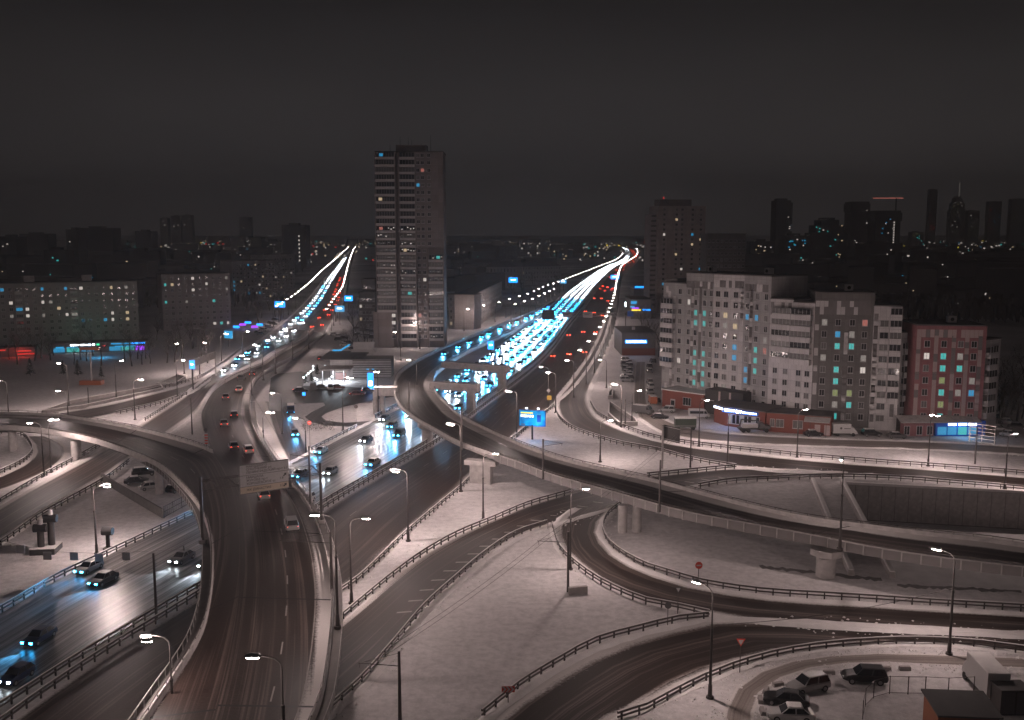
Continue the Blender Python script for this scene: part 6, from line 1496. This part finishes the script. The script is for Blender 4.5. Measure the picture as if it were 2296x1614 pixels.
for i, (x, y) in enumerate(((432,760), (472,725), (512,690), (552,655), (590,625), (590,570), (620,775), (655,795), (858,790), (903,750), (788,565))):
    gl = empty('globe_lamp', G(*k6(x, y))); tag(gl, ordn(i) + ' small globe lamp on the filling station terrace', 'lamp', 'terrace globe lamps')
    MB().tube((0, 0, 0), (0, 0, 1.25), .05, n=6).build('stem', MATS['dark steel'], gl); MB().tube((0, 0, 1.25), (0, 0, 1.7), .26, .26, n=8).build('globe', MATS['neon white'], gl)
pw = empty('price_pylon', G(*k6(1550,890))); tag(pw, 'blue lit price pylon beside the flyover pier', 'sign')
MB().box((0, 0, 2.6), (1.8, .6, 5.2)).build('panel', MATS['neon blue'], pw); MB().box((0, -.34, 2.0), (1.1, .1, 1.5)).build('emblem', MATS['neon white'], pw)
for x in (-.9, 1.2): MB().tube((x*.8, 0, 5.2), (x*.8, -.6, 6.4), .06, n=6).build('arm', MATS['dark steel'], pw); MB().box((x*.8, -.7, 6.5), (.7, .5, .3)).build('floodlight', MATS['neon cyan'], pw)
cy = empty('small_billboard', G(513, 778), -.5); tag(cy, 'small cyan lit billboard beside the brightest lamp', 'billboard')
MB().tube((0, 0, 0), (0, 0, 4), .18, n=8).build('leg', MATS['pole paint'], cy); MB().box((0, 0, 5.4), (4.6, .3, 3.2)).build('panel', MATS['neon cyan'], cy)
for i, (u, v, w_, h_, z_, mt, lab) in enumerate(((628,712,6,3.4,6,'neon blue','blue glowing billboard left of the side street'), (762,728,5,3.2,7,'neon cyan','double cyan billboard right of the side street'), (782,700,5,3.2,7,'neon blue','blue billboard farther right of the side street'), (1150,662,7,4,10,'neon blue','blue roof billboard beside the house along the avenue'), (1262,652,6,3.4,6,'neon cyan','cyan billboard left of the far avenue'), (1378,640,8,4,6,'neon blue','round blue sign over the far avenue'), (1100,800,2.4,3.2,3,'neon blue','small blue lit sign below the rising flyover'), (433,873,1.5,2.6,6.5,'neon blue','narrow blue lit sign by the left street'))):
    o = empty('lit_billboard', G(u, v)); tag(o, lab, 'billboard'); MB().tube((0, 0, 0), (0, 0, z_), .25, n=6).build('leg', MATS['pole paint'], o); MB().box((0, 0, z_+h_/2), (w_, .5, h_)).build('panel', MATS[mt], o)
    MB().box((0, -.3, z_+h_*.55), (w_*.5, .1, h_*.14)).build('print', MATS['neon white'], o)
sw2 = empty('fun_slide', G(556, 738)); tag(sw2, 'violet and blue lit play structure left of the side street', 'structure')
for i in range(5): MB().box((-6+i*3.0, (i % 2)*1.2, 1.2+(i % 3)*1.1), (3.2, .6, 1.1), .5 if i % 2 else -.3).build('lit_panel', MATS['neon violet' if i % 2 else 'neon blue'], sw2)
# ------------------------------------------------------------------ trees
def limb(mb, p, d, L, r, lvl, rnd, tw):
    n = 3 if lvl < 2 else 2; q = p; dd = d.copy(); pts = [(p, r)]
    for i in range(n):
        dd = (dd + Vector((rnd.uniform(-.22, .22), rnd.uniform(-.22, .22), rnd.uniform(-.02, .22)))).normalized()
        q2 = q + dd*L/n; r2_ = r*(1-.55*(i+1)/n); (mb if lvl < 1 else tw).tube(q, q2, pts[-1][1], r2_, 5 if lvl < 2 else 3, cap=False); q = q2; pts.append((q, r2_))
    if lvl >= 4: return
    for k in range((5, 4, 4, 3)[lvl]):
        t = rnd.uniform(.35, 1.0); i = min(int(t*n), n-1); b = pts[i][0].lerp(pts[i+1][0], t*n-i)
        a = rnd.uniform(0, 2*PI); side = Vector((math.cos(a), math.sin(a), rnd.uniform(.35, 1.1))).normalized()
        limb(mb, b, (dd*.35 + side).normalized(), L*rnd.uniform(.48, .66), max(pts[i+1][1]*.6, .016), lvl+1, rnd, tw)
TREES = []
for s in range(4):
    rnd = random.Random(100+s); a, b = MB(), MB(); limb(a, Vector((0, 0, -.1)), Vector((0, 0, 1)), 5.2 + s*.5, .26, 0, rnd, b)
    TREES.append((a.mesh('trunk', MATS['bark']), b.mesh('crown', MATS['twigs'])))
def tree(p, k, sc_, rz, label, group):
    o = empty('bare_tree', p, rz); tag(o, label, 'tree', group); o.scale = (sc_,)*3
    put('trunk', TREES[k][0], o); put('crown', TREES[k][1], o)
rt = random.Random(44); cnt = 0
def grove(spots, what, group, s0=.9, s1=1.4):
    for i, (u, v) in enumerate(spots):
        tree(G(u, v), rt.randrange(4), rt.uniform(s0, s1), rt.uniform(0, 6), ordn(i) + ' bare tree from the left ' + what, group)
grove(sorted([(rt.uniform(5, 470), rt.uniform(796, 822)) for _ in range(26)]), 'in the dark park at left', 'bare trees in the park')
grove(sorted([(rt.uniform(350, 470), rt.uniform(752, 790)) for _ in range(9)]), 'in front of the bright corner block', 'trees at the corner block')
grove(sorted([(rt.uniform(535, 640), rt.uniform(690, 726)) for _ in range(16)]), 'left of the side street', 'trees left of the side street', 1, 1.6)
grove(sorted([(rt.uniform(788, 842), rt.uniform(700, 760)) for _ in range(12)]), 'right of the side street', 'trees right of the side street', .9, 1.5)
grove(sorted([(rt.uniform(1130, 1260), rt.uniform(636, 668)) for _ in range(14)]), 'along the left of the far avenue', 'trees along the far avenue', 1, 1.6)
grove([(1452, 786), (1462, 762), (1440, 742), (1476, 800)], 'between plumbing store and white block', 'trees at the white block', 1.2, 1.7)
grove(sorted([(rt.uniform(2236, 2300), rt.uniform(880, 975)) for _ in range(12)]), 'right of the red block', 'trees right of the red block', 1, 1.5)
grove([(770 + i*9, 768 + (i % 3)*6) for i in range(8)], 'around the yard left of the tower', 'trees in the tower yard', .6, .9)
CON = MB(); rc = random.Random(9)
for k in range(240):
    t = rc.random(); rr_ = 1.25*(1-t)+.08; a = rc.uniform(0, 2*PI); z = .4+3.4*t; q = Vector((math.cos(a)*rr_*rc.uniform(.6, 1.1), math.sin(a)*rr_*rc.uniform(.6, 1.1), z)); d = Vector((math.cos(a), math.sin(a), -.35)).normalized()*.5; s = Vector((-math.sin(a), math.cos(a), 0))*.16
    CON.poly([q - d, q + s - d*.2, q + d, q - s - d*.2])
con_me = CON.mesh('crown', MATS['conifer']); tr_me = MB().tube((0, 0, -.1), (0, 0, 3.6), .12, .03, 6).mesh('trunk', MATS['bark'])
for i, (u, v, s) in enumerate(((68,842,1.3), (142,840,1.1), (175,842,1.2), (227,846,.8))):
    o = empty('small_conifer', G(u, v), i); tag(o, ordn(i) + ' small dark conifer from the left on the park lawn', 'tree', 'park conifers'); o.scale = (s*.9, s*.9, s*1.2); put('crown', con_me, o); put('trunk', tr_me, o)
for i, (x, y) in enumerate(((465,800), (560,770), (660,640))):
    o = empty('small_conifer', G(*k6(x, y)), i); tag(o, ordn(i) + ' small conifer on the filling station terrace', 'tree', 'terrace conifers'); o.scale = (.7, .7, .9); put('crown', con_me, o); put('trunk', tr_me, o)
# dark shrubs and debris where the exit lane meets the avenue
hb = MB(); rc = random.Random(3)
for k in range(900):
    c0 = G(*k6(rc.uniform(400, 950), rc.uniform(1470, 1590))); q = c0 + Vector((0, 0, rc.uniform(0, 1.1))); d = Vector((rc.uniform(-1, 1), rc.uniform(-1, 1), rc.uniform(-.3, 1))).normalized()*rc.uniform(.2, .5); s = d.cross(Vector((0, 0, 1)))*.25
    hb.poly([q, q+d*.5+s, q+d, q+d*.5-s])
tag(hb.build('low_shrubs', MATS['twigs']), 'dark low shrubs beside the filling station exit', 'shrubs', kind='stuff')
rq = random.Random(8)
for ua, ub, v0, v1 in ((1700, 1835, 1270, 1284), (1866, 1978, 1288, 1300), (2010, 2290, 1312, 1326)):
    top = [(u, v0 + (v1-v0)*(u-ua)/(ub-ua) - rq.uniform(1, 5)) for u in range(ua, ub, 9)]; bot = [(u, v0 + (v1-v0)*(u-ua)/(ub-ua) + rq.uniform(1, 6)) for u in range(ub, ua, -9)]
    sheet('dark_ground_patch', top + bot, MATS['dark concrete'], 0.018)  # ragged dark sheets on the ground along the flyover
# ------------------------------------------------------------------ skyline
def silhouette(u0, u1, vt, Y, label, lights=8, cols=('lit white', 'lit warm'), shape=None, mat='silhouette block', depth=30, wsize=2.2, seed=0):
    a, b = at_depth(u0, 600, Y), at_depth(u1, 600, Y); h = at_depth(u0, vt, Y).z; rnd = random.Random(seed)
    o = empty('distant_tower', (a.x, Y, 0)); tag(o, label, 'building'); w_ = b.x-a.x
    if shape == 'step':
        for k, (f, hh) in enumerate(((1, .72), (.78, .86), (.5, .96), (.26, 1.0))): MB().box((w_/2, depth/2+k*.2, h*hh/2), (w_*f, depth, h*hh)).build('block', MATS[mat], o)
    elif shape == 'notch':
        MB().box((w_*.44, depth/2, h/2), (w_*.88, depth, h)).build('block', MATS[mat], o); MB().box((w_*.5, depth/2+.3, h*.80), (w_, depth-1, h*.33)).build('upper_block', MATS[mat], o); MB().box((w_*.5, depth/2+.4, h*.30), (w_, depth-1, h*.45)).build('lower_block', MATS[mat], o); MB().box((w_*.42, depth/2, h+1.5), (w_*.6, depth*.6, 3)).build('roof_house', MATS[mat], o)
    elif shape == 'cap':
        MB().box((w_/2, depth/2, h/2), (w_*.9, depth, h)).build('block', MATS[mat], o); MB().box((w_/2, depth/2+.1, h-9), (w_, depth+1, 12)).build('cap_storey', MATS[mat], o)
    else:
        MB().box((w_/2, depth/2, h/2), (w_, depth, h)).build('block', MATS[mat], o); MB().box((w_*.45, depth/2, h+1.2), (w_*.4, depth*.5, 2.4)).build('roof_house', MATS[mat], o)
    for k in range(lights):
        MB().box((w_*rnd.uniform(.12, .86), -.3, h*rnd.uniform(.25, .9)), (wsize*rnd.uniform(.6, 1.3), .4, wsize*.8)).build('window', MATS[rnd.choice(cols)], o)
    return o, w_, h
for i, a in enumerate((
 (1735,1772,449,1500,'slim dark tower with notched right side on the skyline',5,('lit white',),'notch'),
 (1816,1897,488,1250,'broad stepped dark tower on the skyline',14,('lit white','lit cyan','lit warm'),'step'),
 (1900,1944,452,1500,'tall dark slab right of the stepped tower',4,('lit white',),'cap'),
 (1955,2016,472,1400,'wide dark tower under the red crane',12,('lit white','lit blue'),'cap'),
 (1758,1815,528,1150,'lower block with cyan windows right of the slim tower',26,('lit cyan','lit blue','lit white'),None),
 (1680,1735,541,1100,'low lit block left of the slim tower',16,('lit cyan','lit white','lit warm'),None),
 (1935,2020,545,1150,'low dark block under the wide dark tower',8,('lit white',),None),
 (2076,2092,424,4200,'faint tower with red top lights far right',4,('neon red','lit white'),None),
 (2122,2158,440,4300,'faint tower with vertical light line far right',16,('lit white','lit yellow'),'step'),
 (2163,2188,472,4200,'faint tower with yellow windows far right',14,('lit yellow','lit white'),None),
 (2208,2236,452,4300,'faint tower with blue and red lights far right',8,('lit blue','neon red'),None),
 (2258,2290,446,4200,'faint tower at the right edge of the skyline',10,('lit yellow','lit white'),None),
 (2040,2066,520,3000,'small block with cyan strip on the skyline',6,('lit cyan','lit yellow'),None),
 (152,178,514,1300,'dark slab left part of the left skyline pair',1,('lit white',),None),
 (179,256,511,1350,'dark slab right part of the left skyline pair',2,('lit white',),None),
 (307,342,518,1600,'small square dark block on the left skyline',0,('lit white',),None),
 (634,687,504,1350,'dark slab with a lit stair column left of the side street',0,('lit white',),None),
 (0,40,530,1300,'dark block at the left edge of the skyline',2,('lit white',),None),
 (48,112,524,1700,'hazy block beside the left edge of the skyline',1,('lit white',),None),
 (363,380,489,3600,'first of three faint towers on the left skyline',2,('lit white',),None),
 (388,408,483,3600,'second of three faint towers on the left skyline',2,('lit white',),None),
 (413,434,482,3600,'third of three faint towers on the left skyline',2,('lit white',),None),
 (540,566,487,3800,'faint tower with lit crown left of centre',4,('lit white',),None),
 (519,588,532,1900,'low block with yellow stair lights on the left skyline',12,('lit yellow','lit white'),None),
 (590,632,540,1800,'low dark block left of the stair column slab',4,('lit white',),None),
 (1030,1100,546,1500,'low dark block right of the tall tower on the skyline',5,('lit white','lit warm'),None),
 (1280,1330,545,3000,'faint block left of the vanishing avenue',6,('lit white','lit cyan'),None),
 (100,150,560,900,'dark house behind the long left block',4,('lit cyan','lit warm'),None),
 (255,360,562,950,'long dark house behind the left blocks',4,('lit warm','lit white'),None),
 (430,520,566,1000,'long dark house behind the corner block',4,('lit white',),None),
 (2020,2120,566,900,'dark low house with warm windows at right',9,('lit warm','lit white'),None),
 (2160,2295,590,800,'dark low house at the right edge',4,('lit white','lit cyan'),None),
 (1870,1990,590,700,'dark low house behind the grey tower',3,('lit white','lit cyan'),None))):
    o, w_, h = silhouette(*a, seed=i, depth=30 if a[3] > 1100 else 16, wsize=1.6 if a[3] < 2500 else 3.6)
    if 'stair column' in a[4] and a[0] == 634:
        for k in range(8): MB().box((w_*.72, -.3, 6+k*5.6), (1.8, .4, 2.2)).build('window', MATS['lit white'], o)
    if 'red crane' in a[4]:
        MB().box((w_*.85, 10, h+9), (1.6, 1.6, 18)).build('crane_mast', MATS['dark steel'], o); MB().box((w_*.55, 10, h+18), (w_*1.1, 1.4, 1.4)).build('crane_jib', MATS['lit rose'], o)
        for k in range(14): MB().box((w_*.72, -.3, 18+k*3.6), (1.6, .4, 2.0)).build('window', MATS['lit white'], o)
    if a[0] == 2122: MB().box((w_*.5, 0, h+30), (3, 3, 60)).build('spire', MATS['lit dim'], o)
# the mass of the city between: roofs, sheds and lights nobody could count
rc = random.Random(17); m = MB(); ml = MB()
Apts = [p for p in A1.C[::6]] + [p for p in A2.C[::6]] + [p for p in I.C[::6]]
def near_road(x, y, d=70): return any(abs(p.x-x) < d and abs(p.y-y) < d for p in Apts)
def clear_of_sight(x, y): return True
n_ = 0
while n_ < 620:
    y = 620*(7.0)**rc.random(); x = y*rc.uniform(-.56, .56)
    if near_road(x, y, 60 + .02*y) : continue
    if y < 800 and -250 < x < 110: continue
    L_, W_, H_ = rc.uniform(25, 80), rc.uniform(12, 18), rc.choice((9, 12, 15, 15, 18, 26))
    m.box((x, y, H_/2), (L_, W_, H_), rc.choice((0, .3, -.4, 1.2)), 0); m.box((x, y, H_+.3), (L_*.98, W_*.98, .5), 0, 1) if False else None
    for k in range(rc.choice((0, 1, 1, 2, 3, 4))): ml.box((x + rc.uniform(-.4, .4)*L_, y - W_*.9 - rc.uniform(0, 25), rc.uniform(3, H_)), (.8*(y/900), .5, .8*(y/900)), 0, rc.choice((0, 0, 0, 0, 5, 5, 2, 3)))
    n_ += 1
for k in range(760):
    y = 1500*(3.2)**rc.random(); x = y*rc.uniform(-.56, .56); s = .0014*y; ml.box((x, y, rc.uniform(4, 16)), (s, s, s), 0, rc.choice((0, 0, 0, 0, 5, 5, 5, 2, 1, 4)))
tag(m.build('distant_city', MATS['silhouette block']), 'dark mass of far low houses up to the horizon', 'houses', kind='stuff')
tag(ml.build('distant_city_lights', [MATS['lit white'], MATS['neon yellow'], MATS['lit cyan'], MATS['lit blue'], MATS['neon red'], MATS['lit warm']]), 'scattered points of light over the far city', 'lights', kind='stuff')
# bare woodland in the dark middle distance
wv = MB(); rc = random.Random(23)
for k in range(5200):
    y = 430*(3.2)**rc.random(); x = y*rc.choice((rc.uniform(-.55, -.16), rc.uniform(.20, .55)))
    if near_road(x, y, 45) or (y < 620 and -250 < x < 160): continue
    if y < 520 and x > 0: continue
    hgt = rc.uniform(7, 13); wd_ = rc.uniform(3, 6)
    for j in range(4):
        a = rc.uniform(0, PI); dx, dy = math.cos(a)*wd_/2, math.sin(a)*wd_/2; zz = rc.uniform(2, 5)
        wv.poly([(x-dx*.2, y-dy*.2, 0), (x+dx, y+dy, zz), (x+dx*.5, y+dy*.5, hgt*rc.uniform(.7, 1)), (x-dx*.7, y-dy*.7, hgt*rc.uniform(.6, .95))])
tag(wv.build('far_woods', MATS['twigs']), 'dark leafless woods between the far houses', 'woods', kind='stuff')
# ------------------------------------------------------------------ haze
hz = MB().box((0, 2900, 184), (8600, 6200, 390)); hm = bpy.data.materials.new('night haze'); hm.use_nodes = True; t = hm.node_tree; t.nodes.clear()
ou = t.nodes.new('ShaderNodeOutputMaterial'); pv = t.nodes.new('ShaderNodeVolumePrincipled'); pv.inputs['Density'].default_value = 0.00030; pv.inputs['Color'].default_value = (.92, .88, .87, 1); pv.inputs['Anisotropy'].default_value = .3
t.links.new(pv.outputs[0], ou.inputs['Volume'])
tag(hz.build('haze', hm), 'thin night haze over the city', 'haze', kind='stuff')
